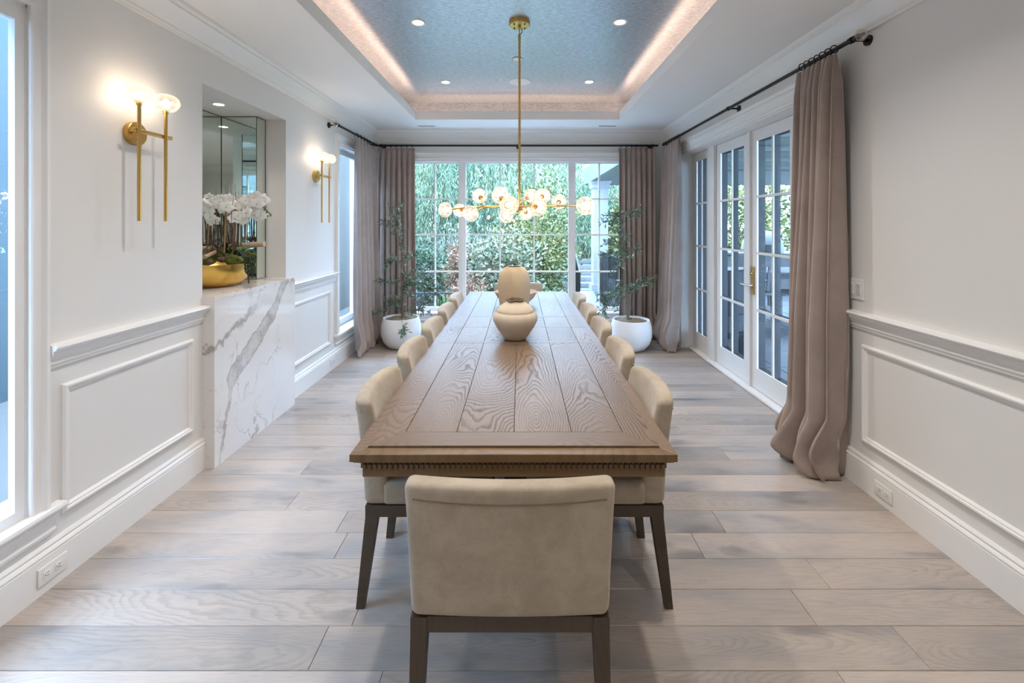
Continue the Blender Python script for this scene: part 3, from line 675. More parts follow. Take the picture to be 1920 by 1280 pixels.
# ------------------------------------------------------------------ chairs: facing +Y, outer back foot line at y = 0
def make_chair(W, name, label, depth=0.50, ztop=0.84, zs=0.40):
    t = thing(name, label, 'chair')
    h = ztop-zs
    def deform(q):
        v = (q.z+h/2)/h; v = max(0.0, min(1.0, v)); u = q.x/(W/2)
        th = 1.28-0.50*v
        y = q.y*th
        y += 0.036*(u*u-1)*(0.25+0.75*v) - 0.055*v**1.4
        z = q.z - 0.006*u*u*max(0.0, (v-0.9)/0.1)
        return (q.x*(0.965+0.035*v), y, z)
    MB().rbox(W, 0.085, h, 0.026, (12, 2, 10), (0, 0.056, zs+h/2), deform).obj('backrest', M['velvet'], t, smooth=60)
    # piping below the rolled top and down both rear edges
    def back_pt(u, v):
        q = Vector((u*W/2, -0.0425, (v-0.5)*h)); r = deform(q); return Vector((r[0], r[1]+0.056, r[2]+zs+h/2))
    pts = [back_pt(u/10, 0.885)+Vector((0, -0.0008, 0)) for u in range(-10, 11)]
    pts[0].y += 0.022; pts[-1].y += 0.022
    MB().tube(pts, 0.0019, 6).obj('piping', M['seam'], t, smooth=60)
    sd = depth-0.07
    MB().rbox(W-0.01, sd, 0.095, 0.022, (4, 4, 1), (0, 0.075+sd/2, zs+0.0475), lambda q: (q.x, q.y, q.z+(0.012*(1-(2*q.x/W)**2)*(1-(2*q.y/sd)**2) if q.z > 0 else 0))).obj('seat', M['velvet'], t, smooth=60)
    rz0, rz1 = zs-0.046, zs-0.0005; w2 = W/2-0.012; f = depth-0.012
    b = MB()
    for q in ((-w2+0.045, w2-0.045, 0.012, 0.040), (-w2+0.045, w2-0.045, f-0.03, f), (-w2, -w2+0.028, 0.055, f-0.04), (w2-0.028, w2, 0.055, f-0.04)): b.box(*q, rz0, rz1)
    b.obj('seat_frame', M['leg'], t)
    for sx in (-1, 1):
        for back in (True, False):
            xo, xi, xf = sx*w2, sx*(w2-0.046), sx*(w2-0.030)
            if back: top = (0.008, 0.056); bot = (-0.030, 0.002)
            else: top = (f-0.044, f+0.002); bot = (f-0.034, f+0.002)
            lo = [(xo, bot[0], 0), (xf, bot[0], 0), (xf, bot[1], 0), (xo, bot[1], 0)]; md = [(xo, top[0], rz0), (xi, top[0], rz0), (xi, top[1], rz0), (xo, top[1], rz0)]; hi = [(p[0], p[1], rz1) for p in md]
            MB().loops([lo, md, hi]).obj('leg', M['leg'], t)
    return t
host = make_chair(0.586, 'dining_chair', 'wide taupe velvet dining chair at the near table end, seen from behind', ztop=0.836, zs=0.432)
host.location = (-0.028, 1.268, 0)
far = copy_tree(host); far.location = (-0.02, 5.46, 0); far.rotation_euler = (0, 0, PI)
far['label'] = 'taupe velvet dining chair at the far table end below the window'
side0 = make_chair(0.462, 'dining_chair', 'x', ztop=0.845, zs=0.415)
ordn = ['nearest', 'second', 'third', 'fourth', 'farthest']
first = True
for sx, nm in ((-1, 'niche'), (1, 'garden door')):
    for k in range(5):
        c = side0 if first else copy_tree(side0); first = False
        c.location = (TC+sx*0.605, 2.03+0.612*k, 0); c.rotation_euler = (0, 0, -PI/2 if sx < 0 else PI/2)
        c['label'] = '%s taupe velvet side chair on the table\'s %s side%s' % (ordn[k], nm, ', from the near end' if 0 < k < 4 else '')
        c['group'] = 'side chairs along the table'

# ------------------------------------------------------------------ vases and bowl
def lathe_thing(o, prof, name, mat, loc, n=40): return MB().lathe(prof, n=n).obj(name, mat, o, smooth=50)
v1 = thing('clay_vase', 'squat pale clay vase with ridged shoulder and dark uneven rim', 'vase', (-0.032, 3.06, TT))
MB().lathe([(0.001, 0.004), (0.062, 0.0), (0.070, 0.004), (0.092, 0.03), (0.128, 0.085), (0.148, 0.125), (0.152, 0.147), (0.148, 0.165), (0.134, 0.182), (0.127, 0.186), (0.128, 0.192), (0.122, 0.204), (0.100, 0.226), (0.072, 0.244), (0.060, 0.252), (0.056, 0.258)], n=56, cap=False).obj('body', M['clay'], v1, smooth=40)
rg = []
for r_, z_ in ((0.056, 0.256), (0.0635, 0.261), (0.0655, 0.267), (0.060, 0.270), (0.055, 0.266), (0.053, 0.24), (0.10, 0.19)):
    rg.append([((r_+0.0016*math.sin(5*a)+0.001*math.sin(9*a+1))*math.cos(a), (r_+0.0016*math.sin(5*a))*math.sin(a), z_+(0.0025*math.sin(4*a+0.5)+0.0015*math.sin(7*a) if z_ > 0.25 else 0)) for a in [2*PI*k/48 for k in range(48)]])
MB().loops(rg, True, False).obj('rim', simple('burnt_rim', (0.16, 0.115, 0.07), 0.9, var=0.4, scale=40), v1, smooth=50)
v2 = thing('clay_jar', 'tall buff clay jar with narrow mouth behind the squat vase', 'vase', (-0.05, 3.92, TT))
MB().lathe([(0.001, 0.003), (0.098, 0.0), (0.108, 0.006), (0.124, 0.06), (0.135, 0.14), (0.140, 0.22), (0.139, 0.28), (0.132, 0.325), (0.117, 0.365), (0.095, 0.392), (0.074, 0.404), (0.068, 0.409), (0.064, 0.406), (0.060, 0.395), (0.10, 0.34)], n=56, cap=False).obj('body', M['clay2'], v2, smooth=40)
MB().lathe([(0.058, 0.3955), (0.063, 0.404), (0.061, 0.4065), (0.056, 0.385)], n=40, cap=False).obj('mouth', M['hole'], v2, smooth=50)
v3 = thing('clay_bowl', 'wide blush clay bowl behind the tall jar', 'bowl', (-0.04, 4.36, TT))
MB().lathe([(0.001, 0.004), (0.075, 0.0), (0.085, 0.006), (0.135, 0.035), (0.175, 0.072), (0.198, 0.112), (0.203, 0.128), (0.200, 0.131), (0.194, 0.122), (0.165, 0.07), (0.10, 0.022), (0.001, 0.014)], n=56, cap=False).obj('body', M['clay3'], v3, smooth=50)

# ------------------------------------------------------------------ chandelier
ch = thing('chandelier', 'branching brass chandelier with lit cut crystal globes over the table', 'chandelier', (-0.004, 3.42, 0))
b = MB().lathe([(0.001, 3.035), (0.074, 3.035), (0.079, 3.040), (0.079, TZ-0.001), (0.001, TZ-0.001)], n=36); b.obj('canopy', M['brass'], ch, smooth=40)
for a in range(4):
    an = PI/4+a*PI/2; MB().lathe([(0.001, -0.006), (0.005, -0.006), (0.006, 0.001)], (0.056*math.cos(an), 0.056*math.sin(an), 3.034), 10).obj('screw', M['hole'], ch)
MB().lathe([(0.001, 3.018), (0.011, 3.018), (0.012, 3.035), (0.001, 3.036)], n=14).obj('collar', M['brass'], ch, smooth=40)
MB().tube([(0, 0, 3.02), (0, 0, 2.965)], 0.0045, 8).obj('link', M['steel'], ch, smooth=60)
MB().tube([(0.004, 0, 3.03), (0.018, 0, 3.01), (0.02, 0, 2.99), (0.004, 0, 2.968)], 0.003, 6).obj('cable', M['black'], ch, smooth=60)
MB().tube([(0, 0, 2.972), (0, 0, 2.935)], [0.010, 0.012], 12).obj('swivel', M['brass'], ch, smooth=60)
MB().tube([(0, 0, 2.94), (0, 0, 1.62)], 0.0092, 12).obj('stem', M['brass'], ch, smooth=60)
GL = MB()
ring_r = [(0.018, -0.052), (0.040, -0.044), (0.057, -0.024), (0.064, 0.0), (0.059, 0.024), (0.043, 0.043), (0.02, 0.052), (0.001, 0.054)]
# cut facets: alternate rings are turned half a step
gl_rings = [[(r_*math.cos(2*PI*(k+0.5*(j % 2))/12), r_*math.sin(2*PI*(k+0.5*(j % 2))/12), z_) for k in range(12)] for j, (r_, z_) in enumerate(ring_r)]
GL.v = [p for r_ in gl_rings for p in r_]
for j in range(len(gl_rings)-1):
    for k in range(12):
        a_, b_, c_, d_ = j*12+k, j*12+(k+1) % 12, (j+1)*12+k, (j+1)*12+(k+1) % 12
        if j % 2 == 0: GL.f += [(a_, b_, c_), (b_, d_, c_)]
        else: GL.f += [(a_, b_, d_), (a_, d_, c_)]
gl_me = GL.mesh('globe'); gl_me.materials.append(M['crystal'])
CU = MB().lathe([(0.001, -0.062), (0.0125, -0.062), (0.0125, -0.044), (0.019, -0.044), (0.019, -0.036), (0.001, -0.036)], n=14); cu_me = CU.mesh('socket_cup', 40); cu_me.materials.append(M['brass'])
BU = MB().lathe([(0.001, -0.034), (0.008, -0.032), (0.014, -0.014), (0.016, 0.004), (0.012, 0.018), (0.001, 0.024)], n=12); bu_me = BU.mesh('bulb', 60); bu_me.materials.append(M['bulb'])
def globe(parent, pos, axis, scale=1.0, power=2.2, off=(0, 0, 0), flat=1.0):
    q = Vector(axis).to_track_quat('Z', 'Y')
    g = link('globe', gl_me, parent, pos); g.rotation_mode = 'QUATERNION'; g.rotation_quaternion = q; g.scale = (scale, scale, scale*flat)
    for nm, me in (('socket_cup', cu_me), ('bulb', bu_me)): link(nm, me, g)
    lamp('globe_lamp', 'POINT', Vector(pos)+Vector(off), power, (1.0, 0.86, 0.70), 0.03)
hub = Vector((0, 0, 1.672))
MB().lathe([(0.001, -0.030), (0.020, -0.030), (0.024, -0.024), (0.024, 0.024), (0.020, 0.030), (0.001, 0.030)], (0, 0, 1.672), 20).obj('hub', M['brass'], ch, smooth=40)
CHO = Vector((-0.004, 3.42, 0))
def cpt(px, py, d): return P(px, py, d)-CHO
def arm(pts, r=0.0085): MB().tube(pts, r, 10).obj('arm', M['brass'], ch, smooth=60)
# arms with their globes: (pixel x, pixel y, depth)
arms = [
 # elbow, [globes]
 (cpt(910, 388, 3.55), [(883, 400, 3.42), (899.6, 367, 3.82)]),
 (cpt(905, 387, 3.85), [(835, 393, 3.72), (862, 394, 4.25)]),
 (cpt(945, 383, 3.20), [(938, 366, 3.30), (955, 384.7, 2.98)]),
 (cpt(962, 388, 3.85), [(948.7, 405, 3.86), (995.6, 367, 3.98)]),
 (cpt(1045, 385.5, 3.28), [(1097, 385.6, 2.98), (1048, 378, 3.78)]),
 (cpt(995, 386.5, 3.10), [(1008.7, 388, 3.20), (1018, 367, 3.72)]),
 (cpt(980, 390, 3.70), [(987, 399, 4.0)]),
]
for el, gs in arms:
    arm([hub, hub.lerp(el, 0.5), el])
    for (px, py, d) in gs:
        p = cpt(px, py, d); ax = (p-el)
        axn = ax.normalized(); st = p-axn*0.055
        arm([el, el.lerp(st, 0.5), st], 0.007); globe(ch, p, axn, 1.0, 1.3, CHO)

# ------------------------------------------------------------------ wall sconces
def sconce(y, label):
    t = thing('wall_sconce', label, 'wall lamp', (XL, y, 0), 0, 'brass wall sconces')
    z = 2.008
    # backplate disc on the wall
    MB().loops([[(x, r_*math.cos(a), z+r_*math.sin(a)) for a in [2*PI*k/32 for k in range(32)]] for x, r_ in ((0.0, 0.060), (0.024, 0.060), (0.027, 0.057))]).obj('backplate', M['brass'], t, smooth=40)
    MB().tube([(0.026, -0.03, z), (0.085, -0.075, z)], 0.007, 10).obj('stem', M['brass'], t, smooth=60)
    MB().rbox(0.016, 0.25, 0.020, 0.003, (1, 1, 1), (0.092, 0.015, z)).obj('cross_bar', M['brass'], t, smooth=40)
    for yy in (-0.085, 0.085):
        x_ = 0.104
        MB().tube([(x_, yy, 1.555), (x_, yy, 2.135)], 0.0085, 10).obj('rod', M['brass'], t, smooth=60)
        p = Vector((x_, yy, 2.188)); globe(t, p, (0, 0, 1), 1.02, 1.4, (XL, y, 0), 0.88)
    return t
sconce(2.345, 'brass twin wall sconce left of the niche, two lit crystal globes')
sconce(4.43, 'brass twin wall sconce between the niche and the far left window')

# ------------------------------------------------------------------ curtain rods and curtains
def rod(A, B, label, finials, brackets, wall_n, wall_c):
    A = Vector(A); B = Vector(B); t = thing('curtain_rod', label, 'curtain rod')
    MB().tube([A, B], 0.0135, 12).obj('pole', M['black'], t, smooth=60)
    d = (B-A).normalized()
    for e, s in finials:
        p = A if e == 0 else B
        q = p+d*s*0.012
        m = MB().tube([p-d*s*0.004, p+d*s*0.014], 0.019, 14); m.obj('finial_collar', M['black'], t, smooth=60)
        m = MB(); prof = [(0.012, 0.012), (0.027, 0.018), (0.033, 0.030), (0.029, 0.044), (0.014, 0.052)]
        m.loops([[p+d*s*z+(Vector((0, 0, 1))*math.cos(a)+d.cross(Vector((0, 0, 1)))*math.sin(a))*r_ for a in [2*PI*k/12 for k in range(12)]] for r_, z in prof]); m.obj('crystal_finial', M['crystal'], t)
        MB().tube([p+d*s*0.012, p+d*s*0.05], 0.010, 10).obj('finial_core', M['black'], t, smooth=60)
    n = Vector((*wall_n, 0))
    for k in brackets:
        p = A.lerp(B, k); dist = abs((Vector((*wall_c, 0))-p).dot(n)) 
        w = p-n*dist
        g = MB().tube([w, p-n*0.012], 0.008, 8); g.tube([w, w+n*0.012], 0.030, 16); g.tube([p-d*0.012, p+d*0.012], 0.019, 14)
        g.obj('bracket', M['black'], t, smooth=50)
    return t
RX, RZ = 1.905, 2.595
rod((RX, 2.56, RZ), (RX, 6.04, RZ), 'long black curtain rod above the garden doors', [(0, -1)], [0.012, 0.453, 0.985], (-1, 0), (XR, 0))
rod((-1.905, 4.70, 2.575), (-1.905, 6.02, 2.585), 'short black curtain rod above the far left window', [(0, -1)], [0.03, 0.97], (1, 0), (XL, 0))
rod((-1.92, 6.035, 2.586), (1.84, 6.035, 2.586), 'black curtain rod across the far window', [], [0.02, 0.505, 0.98], (0, -1), (0, YF))

def curtain(A, B, n, label, ztop, folds, seed, amp=0.045, puddle=0.0, flare=0.0, spread0=0.0, spread1=0.0, thick=0.02, rodz=2.59, pinch=1.0):
    """pinch pleated drape hung between A and B (x, y on the rod line); n: into the room"""
    rr = random.Random(seed)
    A = Vector((*A, 0)); B = Vector((*B, 0)); n = Vector((*n, 0)); tdir = (B-A).normalized(); L = (B-A).length
    t = thing('curtain', label, 'curtain', group=None)
    cols = folds*14; rows = 58
    ph = [rr.uniform(-0.5, 0.5) for _ in range(folds+2)]; am = [rr.uniform(0.6, 1.4) for _ in range(folds+2)]; drift = [rr.uniform(-0.5, 0.5) for _ in range(folds+2)]
    merge = [rr.uniform(0.3, 1.0) for _ in range(folds+2)]; bun = [rr.uniform(0.5, 1.2) for _ in range(folds+2)]
    def ip(a, x): k = int(x); f = x-k; f = f*f*(3-2*f); return a[k]*(1-f)+a[min(k+1, len(a)-1)]*f
    grid = []
    for r_ in range(rows+1):
        v = r_/rows
        if puddle > 0: v = 0.80*(r_/(rows-18)) if r_ <= rows-18 else 0.80+0.20*((r_-(rows-18))/18)
        z = ztop*(1-v)+0.006; extra = 0.0; s = 0
        if puddle > 0:
            if v > 0.80: s = (v-0.80)/0.20; z = 0.20*ztop*(1-s)**1.0*0.9*(1-0.25*s)+0.008
            else: z = ztop - (ztop-0.18*ztop)*(v/0.80)+0.0
        row_ = []
        for c_ in range(cols+1):
            u = c_/cols; fu = u*folds
            a = 2*PI*fu + ip(ph, fu)*v*2.2 + 0.5*v*math.sin(3*v+fu)
            head = max(0.0, 1-v/0.055)
            w = math.cos(a)
            wh = math.copysign(abs(w)**0.6, w)*0.5                      # flat pleats at the heading
            w = 0.45*w+0.55*(2.4*abs(math.cos(a/2))-1.4)
            wv = w*(0.9+0.25*ip(drift, fu)) + v*0.55*math.sin(0.5*a+ip(ph, fu)*5)*ip(merge, fu) + 0.10*math.sin(2.0*a+3*ip(ph, fu))*(1-v)
            k = amp*(0.42+0.75*min(1, v*1.6))*ip(am, fu)
            off = k*(wv*(1-head)+wh*head*0.9)
            off += flare*v**2.2
            along = u*L + (u-0.5)*(spread0*(1-v)**2+spread1*v**1.5) + 0.035*v*ip(drift, fu)
            along += 0.18*L/folds*math.sin(a+0.6)*(0.2+0.8*v)
            zz = z
            if puddle > 0 and s > 0:
                bu = ip(bun, fu); lag = 0.25*ip(merge, fu)
                s2 = max(0.0, (s-lag)/(1-lag))
                off += puddle*math.sin(PI*s2)*(0.35+0.9*bu)*(0.65+0.35*w)
                along += 0.034*math.sin(PI*s2)*math.sin(fu*2.1)
                off += 0.026*math.sin(7*s2+fu*2.6)*s2
                zz = z*(1-0.30*math.sin(PI*s2)*bu*0.6)+0.010*math.sin(8*s2+fu*2.3)**2*s2
            p = A+tdir*along+n*off+Vector((0, 0, max(0.006, zz)))
            row_.append(p)
        grid.append(row_)
    m = MB(); m.loops(grid, False, False)
    o = m.obj('panel', M['curtain'], t, smooth=None)
    for p_ in o.data.polygons: p_.use_smooth = True
    so = o.modifiers.new('thickness', 'SOLIDIFY'); so.thickness = 0.004; so.offset = -1
    for k in range(folds):
        u = (k+0.5)/folds; c = A+tdir*(u*L+(u-0.5)*spread0); c.z = rodz
        rg = MB(); nn = 14; pts = [c+(n*math.cos(2*PI*j/nn)+Vector((0, 0, 1))*math.sin(2*PI*j/nn))*0.023+Vector((0, 0, -0.007)) for j in range(nn+1)]
        rg.tube(pts, 0.0036, 6, False); rg.obj('ring', M['black'], t, smooth=60)
    return t
curtain((RX-0.02, 2.69), (RX-0.02, 3.05), (-1, 0), 'taupe velvet curtain puddling on the floor at the near side of the garden doors', 2.557, 7, 3, 0.085, puddle=0.075, flare=0.02, spread1=0.02, rodz=RZ)
curtain((RX-0.01, 5.36), (RX-0.01, 5.96), (-1, 0), 'mauve taupe curtain at the far side of the garden doors', 2.557, 6, 11, 0.050, puddle=0.05, flare=0.06, spread1=0.02, rodz=RZ)
curtain((1.31, 6.035), (1.80, 6.035), (0, -1), 'mauve taupe curtain right of the far window behind the potted olive tree', 2.55, 7, 5, 0.045, puddle=0.03, spread1=0.02, rodz=2.586)
curtain((-1.90, 6.035), (-1.40, 6.035), (0, -1), 'mauve taupe curtain left of the far window behind the olive tree', 2.55, 7, 8, 0.045, puddle=0.03, spread1=0.06, rodz=2.586)
curtain((-1.905, 5.22), (-1.905, 5.90), (1, 0), 'mauve taupe curtain beside the far left window', 2.545, 6, 21, 0.050, puddle=0.03, flare=0.03, spread1=0.10, rodz=2.58)

# ------------------------------------------------------------------ potted olive trees
def leaf_quads(rng, base, dirs, Ls, wd):
    """flat pointed leaves: base (n,3), direction (n,3), length (n)"""
    base = np.asarray(base); d = np.asarray(dirs); d = d/np.linalg.norm(d, axis=1, keepdims=True)
    r = rng.normal(size=d.shape); s = np.cross(d, r); s /= np.linalg.norm(s, axis=1, keepdims=True)+1e-9
    L = np.asarray(Ls)[:, None]; mid = base+d*L*0.5
    return np.stack([base, mid+s*L*wd, base+d*L, mid-s*L*wd], 1)
def olive(loc, label, trunk, branches, r=0.248, hgt=0.375, seed=1):
    rng = np.random.default_rng(seed)
    t = thing('potted_olive_tree', label, 'potted tree', loc)
    MB().lathe([(0.001, 0.0), (r*0.50, 0.0), (r*0.66, 0.018), (r*0.88, 0.085), (r*0.985, 0.165), (r, 0.22), (r*0.98, 0.285), (r*0.90, hgt-0.015), (r*0.875, hgt), (r*0.84, hgt), (r*0.82, hgt-0.015), (r*0.82, hgt-0.05)], n=48, cap=False).obj('pot', M['pot'], t, smooth=50)
    m = MB(); rr = random.Random(seed)
    rings = [[(q*math.cos(a)*(1+rr.uniform(-.02, .02)), q*math.sin(a), hgt-0.03+0.030*(1-(q/(r*0.82))**2)+rr.uniform(-.006, .008)) for a in [2*PI*k/28 for k in range(28)]] for q in (r*0.82, r*0.65, r*0.45, r*0.25, r*0.06)]
    m.loops(rings, True, True).obj('soil', M['soil'], t)
    base = Vector(loc)
    tp = [Vector(p)-base for p in trunk]
    MB().tube(tp, [0.016-0.012*k/(len(tp)-1) for k in range(len(tp))], 8).obj('trunk', M['bark'], t, smooth=60)
    Q = []
    for br in branches:
        pts = [Vector(p)-base for p in br]
        MB().tube(pts, [0.006-0.004*k/(len(pts)-1) for k in range(len(pts))], 6).obj('branch', M['bark'], t, smooth=60)
        # side twigs carrying leaves
        for k in range(len(pts)-1):
            a, c = np.array(pts[k]), np.array(pts[k+1]); seg = np.linalg.norm(c-a)
            n = max(5, int(seg/0.0075))
            for q in range(n):
                f = (q+rng.random())/n; p = a+(c-a)*f
                dr = (c-a)/seg*0.7+rng.normal(size=3)*0.6; dr /= np.linalg.norm(dr)
                for j in range(2 if rng.random() < 0.55 else 1):
                    pp = p+dr*0.028*j+rng.normal(size=3)*0.006
                    Q.append((pp, dr+rng.normal(size=3)*0.5, rng.uniform(0.042, 0.074)))
    q = leaf_quads(rng, [x[0] for x in Q], [x[1] for x in Q], [x[2] for x in Q], 0.145)
    quads_obj('leaves', q, M['olive'], t, kind='stuff')
    return t
d1 = 5.68
TL = lambda px, py, dd=0.0: P(px, py, d1+dd)
olive((P(752, 0, d1).x, d1, 0), 'thin olive tree in round white pot, left of the table below the window',
      [TL(753, 600), TL(757, 560), TL(752, 520), TL(756, 475), TL(742, 430), TL(743, 388)],
      [[TL(743, 440), TL(735, 420, .05), TL(715, 416, .05)], [TL(741, 425), TL(748, 405), TL(752, 384)], [TL(743, 410), TL(733, 395), TL(730, 388)],
       [TL(755, 480), TL(752, 450), TL(754, 425)], [TL(755, 490), TL(738, 488), TL(722, 500)], [TL(738, 489), TL(733, 482), TL(727, 497)],
       [TL(754, 500), TL(765, 480), TL(778, 477, -.1)], [TL(752, 520), TL(770, 510, -.1), TL(790, 508, -.15), TL(800, 520, -.2)],
       [TL(753, 535), TL(780, 530, -.1), TL(812, 540, -.2), TL(845, 540, -.25)], [TL(754, 530), TL(785, 520, -.15), TL(810, 525, -.2)], [TL(755, 525), TL(730, 530, .05), TL(706, 528, .05)], [TL(790, 535, -.1), TL(815, 552, -.2), TL(830, 548, -.2)],
       [TL(755, 575), TL(735, 572), TL(710, 586), TL(690, 588), TL(668, 584)], [TL(735, 572), TL(727, 560), TL(722, 562)], [TL(755, 570), TL(745, 558), TL(732, 565)],
       [TL(754, 590), TL(785, 580, -.1), TL(806, 585, -.15)], [TL(780, 582, -.1), TL(800, 567, -.15), TL(805, 560, -.15)], [TL(754, 598), TL(756, 612, -.28), TL(752, 628, -.30)], [TL(757, 612, -.28), TL(762, 622, -.3)], [TL(754, 540), TL(768, 548), TL(775, 560)],
       [TL(754, 550), TL(762, 535), TL(772, 528)]], 0.247, 0.375, 4)
d2 = 5.57
TR = lambda px, py, dd=0.0: P(px, py, d2+dd)
olive((P(1183.5, 0, d2).x, d2, 0), 'thin olive tree in round white pot, right of the table by the garden doors',
      [TR(1178, 600), TR(1176, 570), TR(1173, 530), TR(1172, 490), TR(1168, 450), TR(1170, 400)],
      [[TR(1169, 415), TR(1150, 398), TR(1132, 405)], [TR(1160, 405), TR(1140, 415), TR(1128, 418)], [TR(1158, 402), TR(1148, 420), TR(1143, 426)], [TR(1169, 405), TR(1185, 396), TR(1202, 393)], [TR(1172, 400), TR(1190, 405), TR(1200, 402)],
       [TR(1168, 420), TR(1160, 408), TR(1158, 392)], [TR(1169, 440), TR(1160, 425), TR(1156, 418)], [TR(1168, 455), TR(1150, 452), TR(1133, 456)], [TR(1169, 460), TR(1178, 445), TR(1184, 446)], [TR(1168, 450), TR(1163, 438), TR(1165, 432)],
       [TR(1171, 475), TR(1150, 474), TR(1126, 484)], [TR(1150, 474), TR(1140, 472), TR(1132, 476)], [TR(1171, 470), TR(1188, 466), TR(1202, 466)], [TR(1171, 480), TR(1180, 474), TR(1186, 482)], [TR(1172, 490), TR(1158, 500), TR(1146, 514)], [TR(1171, 470), TR(1162, 484), TR(1160, 495)], [TR(1172, 480), TR(1166, 462), TR(1158, 458)],
       [TR(1175, 550), TR(1195, 532), TR(1212, 528), TR(1224, 519)], [TR(1195, 534), TR(1205, 524), TR(1220, 534)], [TR(1175, 555), TR(1155, 552), TR(1135, 560), TR(1120, 562)], [TR(1155, 552), TR(1140, 545), TR(1126, 550)], [TR(1150, 555), TR(1135, 575), TR(1120, 590)], [TR(1158, 556), TR(1157, 570), TR(1158, 582)], [TR(1140, 562), TR(1134, 585), TR(1135, 594)],
       [TR(1174, 535), TR(1165, 525), TR(1160, 528)], [TR(1175, 545), TR(1185, 535), TR(1196, 545)], [TR(1174, 545), TR(1160, 540), TR(1150, 545)]], 0.250, 0.372, 9)

# ------------------------------------------------------------------ orchid arrangement in the niche
oa = thing('orchid_arrangement', 'white orchids with moss and birch logs in a gold bowl in the niche', 'flower arrangement', (-2.245, 3.37, 1.0835))
MB().lathe([(0.001, 0.003), (0.105, 0.0), (0.125, 0.006), (0.170, 0.045), (0.198, 0.095), (0.211, 0.140), (0.214, 0.166), (0.209, 0.168), (0.203, 0.150), (0.18, 0.10), (0.10, 0.04), (0.001, 0.03)], n=44, sy=1.25, cap=False).obj('bowl', M['gold'], oa, smooth=50)
rng = np.random.default_rng(2); rr = random.Random(5)
for k in range(26):
    a = rr.uniform(0, 2*PI); q = 0.175*math.sqrt(rr.random()); s = rr.uniform(0.026, 0.046)
    x, y_, z = q*math.cos(a), q*math.sin(a)*1.25, 0.155+0.05*(1-(q/0.18)**2)
    m = MB(); m.lathe([(0.001, -s*0.7), (s*0.7, -s*0.5), (s, 0), (s*0.8, s*0.45), (s*0.4, s*0.72), (0.001, s*0.8)], (x, y_, z), 10)
    m.v = [(p[0]+rr.uniform(-.004, .004), p[1]+rr.uniform(-.004, .004), p[2]+rr.uniform(-.004, .004)) for p in m.v]
    m.obj('moss_clump', M['moss'] if k % 4 else M['soil'], oa, smooth=80)
def OP(px, py, dy=0.0): return P(px, py, 3.37+dy)-Vector((-2.245, 3.37, 1.0835))
MB().tube([OP(360, 468.5), OP(420, 464), OP(496, 457)], [0.024, 0.022, 0.020], 12).obj('birch_log', M['birch'], oa, smooth=50)
MB().tube([OP(383, 482, -.2), OP(412, 469, -.02)], [0.014, 0.015], 10).obj('birch_log', M['birch'], oa, smooth=50)
# stakes and flower stems
for k, (x0, x1, y1) in enumerate(((408, 409, 398), (420, 424, 395), (412, 421, 412), (438, 439, 400), (446, 447, 405), (459, 461, 400), (397, 405, 418), (388, 392, 400), (452, 452, 412))):
    dy = rr.uniform(-0.10, 0.10)
    MB().tube([OP(x0, 475, dy), OP((x0+x1)/2, 440, dy), OP(x1, y1, dy)], 0.0062 if k < 6 else 0.004, 7).obj('stake', M['cane'] if k % 2 else M['twig'], oa, smooth=60)
stems = [[OP(410, 470), OP(410, 420), OP(414, 385), OP(402, 368, -.05), OP(385, 372, -.08)], [OP(424, 470), OP(424, 410), OP(428, 385), OP(440, 372, -.04)], [OP(459, 470), OP(458, 405), OP(462, 380), OP(478, 375, -.02), OP(495, 390), OP(509, 403)], [OP(440, 470), OP(441, 400), OP(452, 372), OP(470, 366)]]
for s in stems: MB().tube(s, 0.003, 6).obj('flower_stem', M['darkgreen'], oa, smooth=60)
for k in range(44):
    x = rr.choice([rr.uniform(380, 398), rr.uniform(425, 442), rr.uniform(380, 440)]); dy = rr.uniform(-.12, .1); top = rr.uniform(338, 430)
    p0 = OP(x, 470, dy); p2 = OP(x+rr.uniform(-9, 9), top, dy+rr.uniform(-.05, .05)); mid = p0.lerp(p2, 0.5)+Vector((rr.uniform(-.015, .015), rr.uniform(-.015, .015), 0))
    MB().tube([p0, mid, p2], [0.0022, 0.0017, 0.0008], 5).obj('twig', M['twig'], oa)
# one orchid flower
def flower_mesh():
    m = MB(); 
    def petal(a0, L, wid, cup):
        n = 5; rows = []
        for i in range(n+1):
            f = i/n; w = wid*math.sin(PI*min(1, (0.10+0.90*f)**0.9))**0.7 if f < 1 else wid*0.12
            r_ = 0.004+L*f; z = cup*math.sin(PI*f*0.8)
            row_ = []
            for j in (-1, -0.5, 0, 0.5, 1):
                x, y_ = r_, w*j; row_.append((x*math.cos(a0)-y_*math.sin(a0), x*math.sin(a0)+y_*math.cos(a0), z-0.004*abs(j)*f))
            rows.append(row_)
        m.loops(rows, False, False)
    for a, L, w, cup in ((0.15, .045, .026, .006), (PI-0.15, .045, .026, .006), (PI/2, .040, .016, .004), (PI*1.25, .040, .016, .002), (PI*1.75, .040, .016, .002)): petal(a, L, w, cup)
    me = m.mesh('flower', 180); me.materials.append(M['petal']); return me
fl = flower_mesh()
lp = MB().lathe([(0.001, 0.0), (0.006, 0.003), (0.007, 0.010), (0.003, 0.016), (0.001, 0.017)], (0, -0.006, 0.002), 8).mesh('flower_lip', 80); lp.materials.append(M['lip'])
spots = []
for k in range(22): spots.append((rr.uniform(381, 442), rr.uniform(367, 400), rr.uniform(-.14, .08)))
for k in range(16): spots.append((rr.uniform(440, 484), rr.uniform(366, 404), rr.uniform(-.10, .08)))
spots += [(400, 414, -.1), (440, 410, -.1), (452, 411, -.05), (446, 404, -.1), (486, 375, 0), (492, 374, 0.02), (484, 401, 0), (490, 402, 0), (394, 407, -.12), (410, 383, -.16), (424, 388, -.16)]
